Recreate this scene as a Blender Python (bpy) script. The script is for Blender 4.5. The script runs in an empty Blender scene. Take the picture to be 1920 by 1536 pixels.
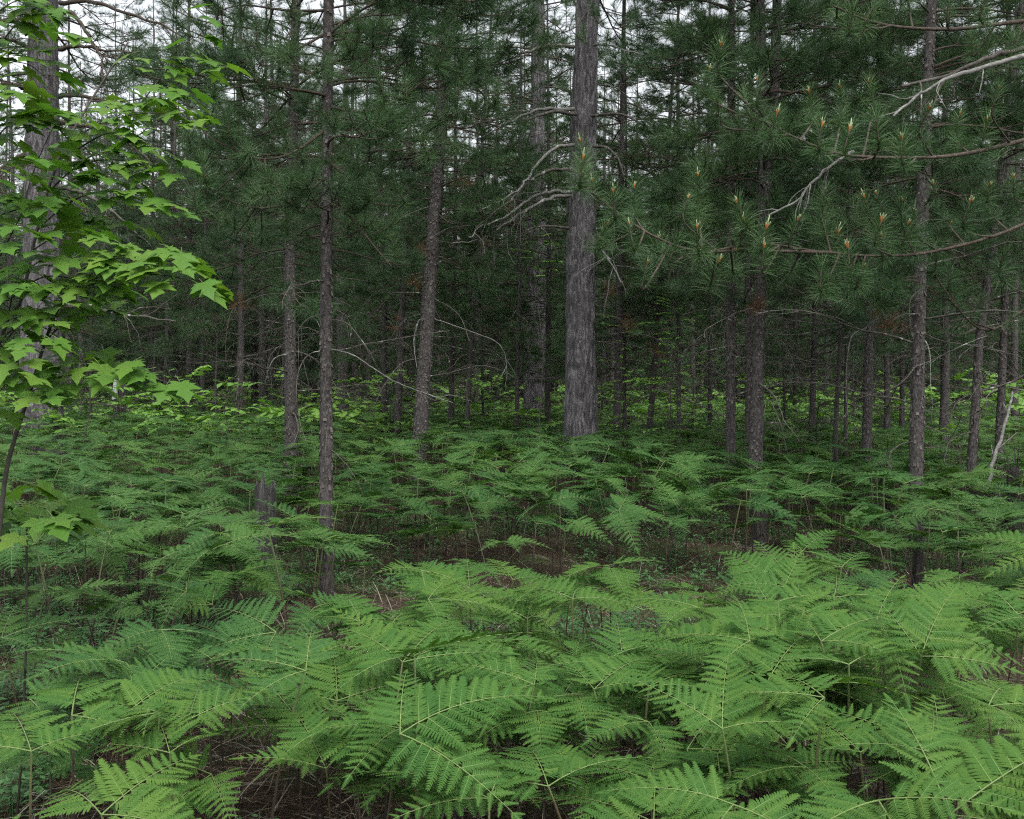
import bpy, math, random
import numpy as np
from mathutils import Vector, Matrix, Euler

# ----------------------------------------------------------------------------
# camera, sky, sun, exposure
# ----------------------------------------------------------------------------
scene = bpy.context.scene
C = scene.collection
F, CX, HY, CZ = 2156.0, 960.0, 690.0, 1.65      # focal length in photo pixels, optical axis, eye height


def P(u, v, d):
    """the point that the photograph shows at (u, v), d metres into the wood"""
    return Vector(((u - CX) / F * d, d, CZ + (HY - v) / F * d))


cam = bpy.data.cameras.new("camera")
cam.sensor_width = 36.0
cam.lens = 36.0 * F / 1920.0
cam.shift_y = -(768.0 - HY) / 1920.0
cam.clip_start = 0.05
cam.clip_end = 2000
camo = bpy.data.objects.new("camera", cam)
camo.location = (0, 0, CZ)
camo.rotation_euler = (math.radians(90), 0, 0)
C.objects.link(camo)
scene.camera = camo

SUN_EL, SUN_ROT = math.radians(60), math.radians(165)
world = bpy.data.worlds.new("World")
scene.world = world
world.use_nodes = True
wn = world.node_tree
wn.nodes.clear()
w_out = wn.nodes.new("ShaderNodeOutputWorld")
w_bg = wn.nodes.new("ShaderNodeBackground")
w_sky = wn.nodes.new("ShaderNodeTexSky")
w_sky.sky_type = 'NISHITA'
w_sky.sun_disc = False
w_sky.sun_elevation = SUN_EL
w_sky.sun_rotation = SUN_ROT
w_sky.air_density = 1.0
w_sky.dust_density = 4.0
w_hs = wn.nodes.new("ShaderNodeHueSaturation")
w_hs.inputs["Saturation"].default_value = 0.22     # overcast: the blue is veiled
wn.links.new(w_sky.outputs[0], w_hs.inputs["Color"])
wn.links.new(w_hs.outputs[0], w_bg.inputs[0])
w_bg.inputs[1].default_value = 0.15
wn.links.new(w_bg.outputs[0], w_out.inputs[0])

sun = bpy.data.lights.new("sun", 'SUN')
sun.energy = 1.0
sun.angle = math.radians(40)
sun.color = (1.0, 0.97, 0.92)
suno = bpy.data.objects.new("sun", sun)
# high behind the camera, veiled by cloud
sd = Vector((math.sin(SUN_ROT) * math.cos(SUN_EL), math.cos(SUN_ROT) * math.cos(SUN_EL), math.sin(SUN_EL)))
suno.rotation_euler = sd.to_track_quat('Z', 'Y').to_euler()
suno.location = sd * 60
C.objects.link(suno)

scene.view_settings.view_transform = 'Standard'
scene.view_settings.look = 'None'
scene.view_settings.exposure = 1.4
scene.view_settings.gamma = 1.0
scene.view_settings.use_curve_mapping = False
cy = scene.cycles
cy.max_bounces = 4
cy.diffuse_bounces = 2
cy.glossy_bounces = 1
cy.transmission_bounces = 2
cy.transparent_max_bounces = 4
cy.use_denoising = False
cy.filter_width = 1.2
cy.sample_clamp_indirect = 3.0
cy.caustics_reflective = False
cy.caustics_refractive = False
cy.use_adaptive_sampling = True
cy.adaptive_threshold = 0.02

# ----------------------------------------------------------------------------
# helpers
# ----------------------------------------------------------------------------


def link(o, parent=None):
    C.objects.link(o)
    if parent is not None:
        o.parent = parent
    return o


def empty(name, loc=(0, 0, 0), parent=None):
    o = bpy.data.objects.new(name, None)
    o.location = loc
    o.empty_display_size = 0.1
    return link(o, parent)


def tag(o, label=None, cat=None, group=None, kind=None):
    if label:
        o["label"] = label
    if cat:
        o["category"] = cat
    if group:
        o["group"] = group
    if kind:
        o["kind"] = kind
    return o


def place(name, mesh, parent=None, M=None):
    o = bpy.data.objects.new(name, mesh)
    link(o, parent)
    if M is not None:
        o.matrix_local = M
    return o


class MB:
    """collects vertices, triangles and quads and builds one mesh"""

    def __init__(self):
        self.V, self.T, self.Q, self.Tm, self.Qm, self.n = [], [], [], [], [], 0

    def add(self, V, T=None, Q=None, m=0):
        V = np.asarray(V, dtype=np.float32).reshape(-1, 3)
        if T is not None and len(T):
            T = np.asarray(T, dtype=np.int32).reshape(-1, 3) + self.n
            self.T.append(T)
            self.Tm.append(np.full(len(T), m, np.int32))
        if Q is not None and len(Q):
            Q = np.asarray(Q, dtype=np.int32).reshape(-1, 4) + self.n
            self.Q.append(Q)
            self.Qm.append(np.full(len(Q), m, np.int32))
        self.V.append(V)
        self.n += len(V)

    def arrays(self):
        V = np.concatenate(self.V) if self.V else np.zeros((0, 3), np.float32)
        T = np.concatenate(self.T) if self.T else np.zeros((0, 3), np.int32)
        Q = np.concatenate(self.Q) if self.Q else np.zeros((0, 4), np.int32)
        Tm = np.concatenate(self.Tm) if self.Tm else np.zeros(0, np.int32)
        Qm = np.concatenate(self.Qm) if self.Qm else np.zeros(0, np.int32)
        return V, T, Q, Tm, Qm

    def merge(self, other, M=None, mmap=None):
        V, T, Q, Tm, Qm = other
        if M is not None:
            A = np.array(M, dtype=np.float32)
            V = V @ A[:3, :3].T + A[:3, 3]
        if mmap is not None:
            Tm = np.array(mmap, np.int32)[Tm] if len(Tm) else Tm
            Qm = np.array(mmap, np.int32)[Qm] if len(Qm) else Qm
        if len(T):
            self.T.append(T + self.n)
            self.Tm.append(Tm)
        if len(Q):
            self.Q.append(Q + self.n)
            self.Qm.append(Qm)
        self.V.append(V)
        self.n += len(V)

    def mesh(self, name, mats, smooth=False):
        V, T, Q, Tm, Qm = self.arrays()
        me = bpy.data.meshes.new(name)
        me.vertices.add(len(V))
        me.vertices.foreach_set("co", V.ravel())
        me.loops.add(len(T) * 3 + len(Q) * 4)
        me.loops.foreach_set("vertex_index", np.concatenate([T.ravel(), Q.ravel()]).astype(np.int32))
        me.polygons.add(len(T) + len(Q))
        starts = np.concatenate([np.arange(len(T)) * 3, len(T) * 3 + np.arange(len(Q)) * 4]).astype(np.int32)
        me.polygons.foreach_set("loop_start", starts)
        me.polygons.foreach_set("material_index", np.concatenate([Tm, Qm]).astype(np.int32))
        me.polygons.foreach_set("use_smooth", np.full(len(T) + len(Q), smooth))
        for m in mats:
            me.materials.append(m)
        me.update(calc_edges=True)
        me.validate()
        return me


def tube(mb, pts, rad, sides=5, m=0, cap=True):
    pts = [Vector(p) for p in pts]
    n = len(pts)
    up = Vector((0, 0, 1))
    rings = []
    d0 = (pts[1] - pts[0]).normalized()
    ref = up if abs(d0.dot(up)) < 0.9 else Vector((1, 0, 0))
    side = d0.cross(ref).normalized()
    for i in range(n):
        a = pts[max(i - 1, 0)]
        b = pts[min(i + 1, n - 1)]
        t = (b - a)
        t = t.normalized() if t.length > 1e-9 else d0
        side = (side - t * side.dot(t))
        side = side.normalized() if side.length > 1e-6 else t.orthogonal().normalized()
        w = t.cross(side)
        for k in range(sides):
            q = 2 * math.pi * k / sides
            rings.append(pts[i] + (side * math.cos(q) + w * math.sin(q)) * rad[i])
    Q = []
    for i in range(n - 1):
        for k in range(sides):
            k2 = (k + 1) % sides
            Q.append((i * sides + k, i * sides + k2, (i + 1) * sides + k2, (i + 1) * sides + k))
    T = []
    if cap:
        rings.append(pts[-1] + d0 * 0)
        e = len(rings) - 1
        for k in range(sides):
            T.append(((n - 1) * sides + k, (n - 1) * sides + (k + 1) % sides, e))
    mb.add([tuple(r) for r in rings], T, Q, m)


def hash3(ix, iy, iz, seed):
    h = (ix * 374761393 + iy * 668265263 + iz * 2147483647 + seed * 1274126177) & 0xffffffff
    h = ((h ^ (h >> 13)) * 1274126177) & 0xffffffff
    h = h ^ (h >> 16)
    return (h & 0xffff) / 65535.0


def vnoise(p, seed=0):
    """value noise on an (n,3) array, 0..1"""
    p = np.asarray(p, dtype=np.float64)
    i = np.floor(p).astype(np.int64)
    f = p - i
    f = f * f * (3 - 2 * f)
    out = 0
    for dx in (0, 1):
        wx = f[:, 0] if dx else 1 - f[:, 0]
        for dy in (0, 1):
            wy = f[:, 1] if dy else 1 - f[:, 1]
            for dz in (0, 1):
                wz = f[:, 2] if dz else 1 - f[:, 2]
                out = out + wx * wy * wz * hash3(i[:, 0] + dx, i[:, 1] + dy, i[:, 2] + dz, seed)
    return out


# ----------------------------------------------------------------------------
# materials
# ----------------------------------------------------------------------------


def new_mat(name):
    m = bpy.data.materials.new(name)
    m.use_nodes = True
    m.node_tree.nodes.clear()
    return m, m.node_tree


def ramp(nt, stops, fac):
    r = nt.nodes.new("ShaderNodeValToRGB")
    els = r.color_ramp.elements
    while len(els) < len(stops):
        els.new(0.5)
    for e, (p, c) in zip(els, stops):
        e.position = p
        e.color = (*c, 1)
    nt.links.new(fac, r.inputs[0])
    return r.outputs[0]


def leaf_mat(name, stops, trans=0.3, rough=0.5, spec=0.35, nscale=3.0, tcol=(1.15, 1.25, 0.6)):
    """foliage: hue by leaf and by place, part of the light passes through"""
    m, nt = new_mat(name)
    N, L = nt.nodes, nt.links
    oi = N.new("ShaderNodeObjectInfo")
    geo = N.new("ShaderNodeNewGeometry")
    no = N.new("ShaderNodeTexNoise")
    no.inputs["Scale"].default_value = nscale
    no.inputs["Detail"].default_value = 2
    L.new(geo.outputs["Position"], no.inputs["Vector"])
    mx = N.new("ShaderNodeMath")
    mx.operation = 'MULTIPLY_ADD'
    L.new(oi.outputs["Random"], mx.inputs[0])
    mx.inputs[1].default_value = 0.55
    mul = N.new("ShaderNodeMath")
    mul.operation = 'MULTIPLY_ADD'
    L.new(no.outputs[0], mul.inputs[0])
    mul.inputs[1].default_value = 1.1
    mul.inputs[2].default_value = -0.32
    L.new(mul.outputs[0], mx.inputs[2])
    rp = geo.outputs["Random Per Island"]
    mx2 = N.new("ShaderNodeMath")
    mx2.operation = 'MULTIPLY_ADD'
    L.new(rp, mx2.inputs[0])
    mx2.inputs[1].default_value = 0.22
    L.new(mx.outputs[0], mx2.inputs[2])
    col = ramp(nt, stops, mx2.outputs[0])
    b = N.new("ShaderNodeBsdfPrincipled")
    b.inputs["Roughness"].default_value = rough
    b.inputs["Specular IOR Level"].default_value = spec
    L.new(col, b.inputs["Base Color"])
    t = N.new("ShaderNodeBsdfTranslucent")
    mc = N.new("ShaderNodeMix")
    mc.data_type = 'RGBA'
    mc.blend_type = 'MULTIPLY'
    mc.inputs[0].default_value = 1.0
    L.new(col, mc.inputs[6])
    mc.inputs[7].default_value = (*tcol, 1)
    L.new(mc.outputs[2], t.inputs[0])
    ms = N.new("ShaderNodeMixShader")
    ms.inputs[0].default_value = trans
    L.new(b.outputs[0], ms.inputs[1])
    L.new(t.outputs[0], ms.inputs[2])
    o = N.new("ShaderNodeOutputMaterial")
    L.new(ms.outputs[0], o.inputs[0])
    return m


def bark_mat(name, dark, mid, light, lichen=(0.22, 0.23, 0.21), sz=(30, 30, 7), lich_amt=0.62, bump=0.6, rough=0.9):
    m, nt = new_mat(name)
    N, L = nt.nodes, nt.links
    tc = N.new("ShaderNodeTexCoord")
    mp = N.new("ShaderNodeMapping")
    mp.inputs["Scale"].default_value = sz
    L.new(tc.outputs["Object"], mp.inputs[0])
    vo = N.new("ShaderNodeTexVoronoi")
    vo.feature = 'F1'
    vo.inputs["Scale"].default_value = 1.0
    L.new(mp.outputs[0], vo.inputs["Vector"])
    no = N.new("ShaderNodeTexNoise")
    no.inputs["Scale"].default_value = 1.3
    no.inputs["Detail"].default_value = 6
    no.inputs["Roughness"].default_value = 0.7
    L.new(mp.outputs[0], no.inputs["Vector"])
    ad = N.new("ShaderNodeMath")
    ad.operation = 'MULTIPLY_ADD'
    L.new(vo.outputs["Color"], ad.inputs[0])
    ad.inputs[1].default_value = 0.45
    ad2 = N.new("ShaderNodeMath")
    ad2.operation = 'MULTIPLY_ADD'
    L.new(no.outputs[0], ad2.inputs[0])
    ad2.inputs[1].default_value = 1.0
    ad2.inputs[2].default_value = -0.22
    L.new(ad2.outputs[0], ad.inputs[2])
    col = ramp(nt, [(0.15, dark), (0.5, mid), (0.85, light)], ad.outputs[0])
    n2 = N.new("ShaderNodeTexNoise")
    n2.inputs["Scale"].default_value = 9.0
    n2.inputs["Detail"].default_value = 5
    L.new(tc.outputs["Object"], n2.inputs["Vector"])
    lf = ramp(nt, [(lich_amt, (0, 0, 0)), (lich_amt + 0.1, (1, 1, 1))], n2.outputs[0])
    mc = N.new("ShaderNodeMix")
    mc.data_type = 'RGBA'
    L.new(lf, mc.inputs[0])
    L.new(col, mc.inputs[6])
    mc.inputs[7].default_value = (*lichen, 1)
    b = N.new("ShaderNodeBsdfPrincipled")
    b.inputs["Roughness"].default_value = rough
    b.inputs["Specular IOR Level"].default_value = 0.2
    L.new(mc.outputs[2], b.inputs["Base Color"])
    bu = N.new("ShaderNodeBump")
    bu.inputs["Strength"].default_value = bump
    bu.inputs["Distance"].default_value = 0.02
    L.new(ad.outputs[0], bu.inputs["Height"])
    L.new(bu.outputs[0], b.inputs["Normal"])
    o = N.new("ShaderNodeOutputMaterial")
    L.new(b.outputs[0], o.inputs[0])
    return m


def plain_mat(name, a, b_, scale=20, rough=0.8, spec=0.25):
    m, nt = new_mat(name)
    N, L = nt.nodes, nt.links
    tc = N.new("ShaderNodeTexCoord")
    no = N.new("ShaderNodeTexNoise")
    no.inputs["Scale"].default_value = scale
    no.inputs["Detail"].default_value = 4
    L.new(tc.outputs["Object"], no.inputs["Vector"])
    oi = N.new("ShaderNodeObjectInfo")
    geo = N.new("ShaderNodeNewGeometry")
    ma = N.new("ShaderNodeMath")
    ma.operation = 'MULTIPLY_ADD'
    L.new(geo.outputs["Random Per Island"], ma.inputs[0])
    ma.inputs[1].default_value = 0.5
    mb_ = N.new("ShaderNodeMath")
    mb_.operation = 'MULTIPLY_ADD'
    L.new(no.outputs[0], mb_.inputs[0])
    mb_.inputs[1].default_value = 1.2
    mb_.inputs[2].default_value = -0.35
    L.new(mb_.outputs[0], ma.inputs[2])
    col = ramp(nt, [(0.1, a), (0.9, b_)], ma.outputs[0])
    b = N.new("ShaderNodeBsdfPrincipled")
    b.inputs["Roughness"].default_value = rough
    b.inputs["Specular IOR Level"].default_value = spec
    L.new(col, b.inputs["Base Color"])
    o = N.new("ShaderNodeOutputMaterial")
    L.new(b.outputs[0], o.inputs[0])
    return m


M_FERN_SHADE = leaf_mat("fern_green_shade", [(0.0, (0.024, 0.069, 0.023)), (0.45, (0.035, 0.091, 0.026)), (1.0, (0.056, 0.120, 0.028))], 0.28, 0.65, 0.10, 0.9)  # shaded copy: shade under the pines put into the colour, darker and bluer
M_FERN_LIT = leaf_mat("fern_green_lit", [(0.0, (0.030, 0.083, 0.020)), (0.45, (0.044, 0.107, 0.024)), (1.0, (0.070, 0.134, 0.027))], 0.28, 0.65, 0.07, 0.9)  # lit copy: light of the open foreground put into the colour
M_NEEDLE = leaf_mat("pine_needle", [(0.0, (0.025, 0.056, 0.026)), (0.5, (0.036, 0.076, 0.032)), (1.0, (0.054, 0.100, 0.038))], 0.22, 0.5, 0.22, 1.2, (1.0, 1.15, 0.6))
M_NEEDLE_LIT = leaf_mat("pine_needle_lit", [(0.0, (0.029, 0.066, 0.027)), (0.5, (0.041, 0.088, 0.032)), (1.0, (0.058, 0.112, 0.039))], 0.22, 0.5, 0.28, 1.2, (1.0, 1.15, 0.6))  # lighter needle copy: better light on the near boughs put into the colour
M_NEEDLE_DEAD = leaf_mat("dead_needle", [(0.0, (0.060, 0.030, 0.015)), (0.5, (0.090, 0.044, 0.020)), (1.0, (0.125, 0.066, 0.03))], 0.15, 0.6, 0.2, 2.0, (1, 0.9, 0.7))
M_MAPLE = leaf_mat("maple_leaf_green", [(0.0, (0.050, 0.130, 0.020)), (0.5, (0.070, 0.160, 0.024)), (1.0, (0.110, 0.195, 0.030))], 0.40, 0.5, 0.2, 2.5)
M_SHRUB = leaf_mat("understory_leaf", [(0.0, (0.055, 0.15, 0.03)), (0.5, (0.095, 0.215, 0.036)), (1.0, (0.15, 0.28, 0.045))], 0.35, 0.5, 0.3, 0.7)
M_HERB = leaf_mat("herb_leaf", [(0.0, (0.035, 0.10, 0.035)), (0.5, (0.055, 0.13, 0.045)), (1.0, (0.10, 0.19, 0.07))], 0.25, 0.5, 0.3, 4.0)
M_CANDLE = plain_mat("candle_shoot", (0.16, 0.20, 0.10), (0.27, 0.30, 0.17), 30, 0.6)
M_BUD = plain_mat("orange_bud", (0.20, 0.075, 0.018), (0.30, 0.13, 0.035), 60, 0.6)
M_BARK_OLD = bark_mat("furrowed_old_bark", (0.022, 0.021, 0.022), (0.072, 0.068, 0.071), (0.190, 0.182, 0.190), (0.20, 0.20, 0.205), (34, 34, 6.5), 0.64, 0.8)
M_BARK = bark_mat("flaky_pine_bark", (0.022, 0.020, 0.019), (0.053, 0.048, 0.046), (0.108, 0.101, 0.098), (0.145, 0.145, 0.132), (60, 60, 26), 0.64, 0.7)
M_FLAKE = plain_mat("bark_flake", (0.030, 0.025, 0.022), (0.125, 0.112, 0.105), 40, 0.9)
M_TWIG = bark_mat("live_twig", (0.024, 0.019, 0.015), (0.048, 0.038, 0.030), (0.085, 0.072, 0.056), (0.15, 0.16, 0.13), (50, 50, 50), 0.72, 0.4)
M_DEAD = bark_mat("dead_twig", (0.030, 0.027, 0.023), (0.062, 0.056, 0.049), (0.11, 0.104, 0.092), (0.30, 0.31, 0.28), (25, 25, 25), 0.62, 0.3)
M_SILVER = bark_mat("weathered_limb", (0.065, 0.063, 0.058), (0.125, 0.123, 0.115), (0.21, 0.21, 0.197), (0.36, 0.37, 0.34), (20, 60, 60), 0.62, 0.4)
M_STALK_D = plain_mat("fern_stalk_brown", (0.030, 0.018, 0.012), (0.075, 0.045, 0.028), 25, 0.6)
M_STALK_G = plain_mat("fern_stalk_green", (0.060, 0.115, 0.030), (0.125, 0.175, 0.055), 25, 0.5)
M_STALK, nt = new_mat("fern_stalk")
tc = nt.nodes.new("ShaderNodeTexCoord")
sx = nt.nodes.new("ShaderNodeSeparateXYZ")
nt.links.new(tc.outputs["Object"], sx.inputs[0])
no = nt.nodes.new("ShaderNodeTexNoise")
no.inputs["Scale"].default_value = 14
nt.links.new(tc.outputs["Object"], no.inputs["Vector"])
ma = nt.nodes.new("ShaderNodeMath")
ma.operation = 'MULTIPLY_ADD'
nt.links.new(no.outputs[0], ma.inputs[0])
ma.inputs[1].default_value = 0.25
nt.links.new(sx.outputs[2], ma.inputs[2])
cl = ramp(nt, [(0.20, (0.020, 0.013, 0.009)), (0.42, (0.048, 0.034, 0.020)), (0.56, (0.075, 0.085, 0.032)), (0.70, (0.095, 0.145, 0.045))], ma.outputs[0])
bb = nt.nodes.new("ShaderNodeBsdfPrincipled")
bb.inputs["Roughness"].default_value = 0.55
nt.links.new(cl, bb.inputs["Base Color"])
oo = nt.nodes.new("ShaderNodeOutputMaterial")
nt.links.new(bb.outputs[0], oo.inputs[0])
M_SAPLING = plain_mat("sapling_bark", (0.025, 0.023, 0.019), (0.060, 0.055, 0.045), 18, 0.8)
M_CHAR = bark_mat("charred_wood", (0.012, 0.011, 0.010), (0.030, 0.027, 0.025), (0.075, 0.07, 0.066), (0.13, 0.13, 0.125), (30, 30, 4), 0.68, 0.9)
M_STUMP = bark_mat("weathered_stump_wood", (0.022, 0.021, 0.020), (0.052, 0.050, 0.048), (0.115, 0.112, 0.108), (0.10, 0.13, 0.07), (40, 40, 4), 0.68, 0.9)
M_PALEWOOD = plain_mat("pale_split_wood", (0.34, 0.39, 0.38), (0.46, 0.50, 0.49), 15, 0.7)
M_LITTER = plain_mat("brown_needle_litter", (0.046, 0.032, 0.020), (0.16, 0.115, 0.078), 3, 0.85)
M_STRAW = plain_mat("grey_straw", (0.11, 0.097, 0.08), (0.30, 0.27, 0.225), 4, 0.8)

# ground: needle litter, humus, moss and pale crumbs
M_GROUND, nt = new_mat("forest_floor")
N, L = nt.nodes, nt.links
geo = N.new("ShaderNodeNewGeometry")


def gnoise(scale, detail, rough=0.6):
    n = N.new("ShaderNodeTexNoise")
    n.inputs["Scale"].default_value = scale
    n.inputs["Detail"].default_value = detail
    n.inputs["Roughness"].default_value = rough
    L.new(geo.outputs["Position"], n.inputs["Vector"])
    return n


n1 = gnoise(38, 6, 0.75)
n2 = gnoise(1.1, 4)
n3 = gnoise(90, 3)
base = ramp(nt, [(0.2, (0.013, 0.010, 0.007)), (0.5, (0.038, 0.027, 0.018)), (0.75, (0.088, 0.068, 0.048)), (1.0, (0.18, 0.16, 0.135))], n1.outputs[0])
green = ramp(nt, [(0.3, (0.018, 0.032, 0.012)), (0.6, (0.045, 0.075, 0.024)), (0.9, (0.09, 0.13, 0.05))], n3.outputs[0])
gm = ramp(nt, [(0.46, (0, 0, 0)), (0.64, (0.85, 0.85, 0.85))], n2.outputs[0])
mx = N.new("ShaderNodeMix")
mx.data_type = 'RGBA'
L.new(gm, mx.inputs[0])
L.new(base, mx.inputs[6])
L.new(green, mx.inputs[7])
b = N.new("ShaderNodeBsdfPrincipled")
b.inputs["Roughness"].default_value = 0.95
b.inputs["Specular IOR Level"].default_value = 0.1
L.new(mx.outputs[2], b.inputs["Base Color"])
bu = N.new("ShaderNodeBump")
bu.inputs["Strength"].default_value = 0.9
bu.inputs["Distance"].default_value = 0.03
L.new(n1.outputs[0], bu.inputs["Height"])
L.new(bu.outputs[0], b.inputs["Normal"])
o = N.new("ShaderNodeOutputMaterial")
L.new(b.outputs[0], o.inputs[0])

# ----------------------------------------------------------------------------
# the ground: one sheet, uneven near the camera, reaching far behind the wood
# ----------------------------------------------------------------------------


def ground_z(x, y):
    p = np.stack([np.asarray(x, float) * 0.35, np.asarray(y, float) * 0.35, np.zeros_like(np.asarray(x, float))], -1)
    q = p * 5.0
    return (vnoise(p.reshape(-1, 3), 5) - 0.5) * 0.16 + (vnoise(q.reshape(-1, 3), 6) - 0.5) * 0.05


def gz(x, y):
    return float(ground_z([x], [y])[0])


xs = np.concatenate([[-400, -200, -100, -60, -40], np.arange(-30, 30.01, 0.25), [40, 60, 100, 200, 400]])
ys = np.concatenate([[-300, -100, -40, -20, -10, -5], np.arange(-2, 45.01, 0.25), [50, 60, 80, 120, 200, 500]])
gx, gy = np.meshgrid(xs, ys)
gv = np.stack([gx.ravel(), gy.ravel(), ground_z(gx.ravel(), gy.ravel())], -1)
nx, ny = len(xs), len(ys)
ii, jj = np.meshgrid(np.arange(nx - 1), np.arange(ny - 1))
a = (jj * nx + ii).ravel()
mb = MB()
mb.add(gv, None, np.stack([a, a + 1, a + 1 + nx, a + nx], -1))
tag(place("ground", mb.mesh("ground", [M_GROUND], True)), kind="structure")

# ----------------------------------------------------------------------------
# pine pieces: needle tufts, live and dead branches, crowns, trunks
# ----------------------------------------------------------------------------
nrng = np.random.default_rng(11)


def unit(v):
    return v / np.maximum(np.linalg.norm(v, axis=-1, keepdims=True), 1e-9)


def tuft(mb, p, d, n, length, width, shoot=0.14, m=0, bend=0.0, spread=(22, 80)):
    """a brush of needles around the last stretch of a shoot that ends at p and points along d"""
    p = np.array(p, float)
    d = unit(np.array(d, float))
    ref = np.array([0, 0, 1.0]) if abs(d[2]) < 0.85 else np.array([1.0, 0, 0])
    a1 = unit(np.cross(d, ref))
    a2 = np.cross(d, a1)
    s = nrng.random(n) ** 0.8
    ang = np.radians(spread[0] + (spread[1] - spread[0]) * s + nrng.normal(0, 7, n))
    az = nrng.random(n) * 2 * np.pi
    rad = np.cos(az)[:, None] * a1 + np.sin(az)[:, None] * a2
    dirs = np.cos(ang)[:, None] * d + np.sin(ang)[:, None] * rad
    b0 = p - d * (s * shoot)[:, None]
    ln = length * (0.75 + 0.35 * nrng.random(n))
    side = unit(np.cross(dirs, nrng.normal(size=(n, 3)))) * width * 0.5
    tip = b0 + dirs * ln[:, None]
    tip[:, 2] -= bend * ln * 0.3
    if bend <= 0:
        V = np.stack([b0 - side, b0 + side, tip], 1).reshape(-1, 3)
        k = np.arange(n) * 3
        mb.add(V, np.stack([k, k + 1, k + 2], -1), None, m)
    else:
        mid = b0 + dirs * (ln * 0.55)[:, None]
        mid[:, 2] -= bend * ln * 0.04
        V = np.stack([b0 - side, b0 + side, mid + side * 0.9, mid - side * 0.9, tip], 1).reshape(-1, 3)
        k = np.arange(n) * 5
        mb.add(V, np.stack([k + 3, k + 2, k + 4], -1), np.stack([k, k + 1, k + 2, k + 3], -1), m)


def rot_dir(d, az, el):
    """turn direction d by azimuth az (rad) and raise by el (rad)"""
    h = math.atan2(d[1], d[0]) + az
    e = math.asin(max(-1, min(1, d[2]))) + el
    return Vector((math.cos(h) * math.cos(e), math.sin(h) * math.cos(e), math.sin(e)))


def live_branch(rng, L, dens=1.0, needles=46, nlen=0.145, nwid=0.0042):
    """arrays (wood, needles) of a branch along +X: sags, then turns up at the ends"""
    w, nd = MB(), MB()
    d = Vector((math.cos(0.15), 0, math.sin(rng.uniform(-0.1, 0.25))))
    p = Vector((0, 0, 0))
    pts, dirs = [p.copy()], [d.copy()]
    n = 9
    for i in range(n):
        t = i / n
        d = rot_dir(d, rng.gauss(0, 0.08), (-0.10 if t < 0.5 else 0.13) + rng.gauss(0, 0.04)).normalized()
        p = p + d * (L / n)
        pts.append(p.copy())
        dirs.append(d.copy())
    r0 = 0.007 * L + 0.004
    tube(w, pts, [r0 * (1 - 0.78 * i / n) for i in range(n + 1)], 5)
    tuft(nd, pts[-1], dirs[-1], int(needles * 1.3), nlen, nwid)
    sgn = 1
    t = rng.uniform(0.22, 0.34)
    while t < 0.97:
        i = min(int(t * n), n - 1)
        fp = t * n - i
        q = pts[i].lerp(pts[i + 1], fp)
        tl = L * rng.uniform(0.28, 0.5) * (1.12 - t) + 0.1
        dd = rot_dir(dirs[i], sgn * rng.uniform(0.6, 1.1), rng.uniform(-0.1, 0.3))
        tp, td = [q.copy()], [dd.copy()]
        m = 5
        for j in range(m):
            dd = rot_dir(dd, -sgn * rng.uniform(0, 0.12), rng.uniform(0.0, 0.2)).normalized()
            q = q + dd * (tl / m)
            tp.append(q.copy())
            td.append(dd.copy())
        tube(w, tp, [0.0055 * (1 - 0.5 * j / m) for j in range(m + 1)], 4)
        tuft(nd, tp[-1], td[-1], needles, nlen, nwid)
        if tl > 0.22 and rng.random() < 0.8 * dens:
            for s2 in ((-1, 1) if rng.random() < 0.6 * dens else (rng.choice((-1, 1)),)):
                e = rot_dir(td[3], s2 * rng.uniform(0.5, 0.9), rng.uniform(0.05, 0.4))
                z0 = tp[3]
                z1 = z0 + e * rng.uniform(0.10, 0.2)
                tube(w, [z0, z1], [0.004, 0.003], 3)
                tuft(nd, z1, e, int(needles * 0.85), nlen, nwid)
        sgn = -sgn
        t += rng.uniform(0.07, 0.13) / dens
    return w.arrays(), nd.arrays()


def dead_branch(rng, L, sag=1.0, twigs=8, thick=1.0):
    w = MB()
    d = Vector((1, 0, rng.uniform(-0.15, 0.35))).normalized()
    p = Vector((0, 0, 0))
    pts, dirs = [p.copy()], [d.copy()]
    n = 10
    for i in range(n):
        d = rot_dir(d, rng.gauss(0, 0.13), -0.11 * sag + rng.gauss(0, 0.10)).normalized()
        p = p + d * (L / n)
        pts.append(p.copy())
        dirs.append(d.copy())
    r0 = (0.0045 * L + 0.0035) * thick
    tube(w, pts, [r0 * (1 - 0.75 * i / n) for i in range(n + 1)], 5)
    for k in range(twigs):
        i = rng.randint(2, n - 1)
        q = pts[i].copy()
        e = rot_dir(dirs[i], rng.choice((-1, 1)) * rng.uniform(0.5, 1.2), rng.uniform(-0.5, 0.4))
        tl = L * rng.uniform(0.14, 0.45) * (1.15 - i / n)
        tp = [q.copy()]
        for j in range(5):
            e = rot_dir(e, rng.gauss(0, 0.22), -0.12 * sag + rng.gauss(0, 0.15)).normalized()
            q = q + e * (tl / 5)
            tp.append(q.copy())
        tube(w, tp, [0.0032 * thick * (1 - 0.6 * j / 5) for j in range(6)], 3)
        if rng.random() < 0.6:
            e = rot_dir(e, rng.uniform(-1, 1), rng.uniform(-0.6, 0.6))
            q = tp[3]
            tube(w, [q, q + e * tl * 0.25, q + e * tl * 0.4 + Vector((0, 0, -0.02))], [0.0022, 0.0018, 0.0012], 3)
    return w.arrays()


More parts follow.
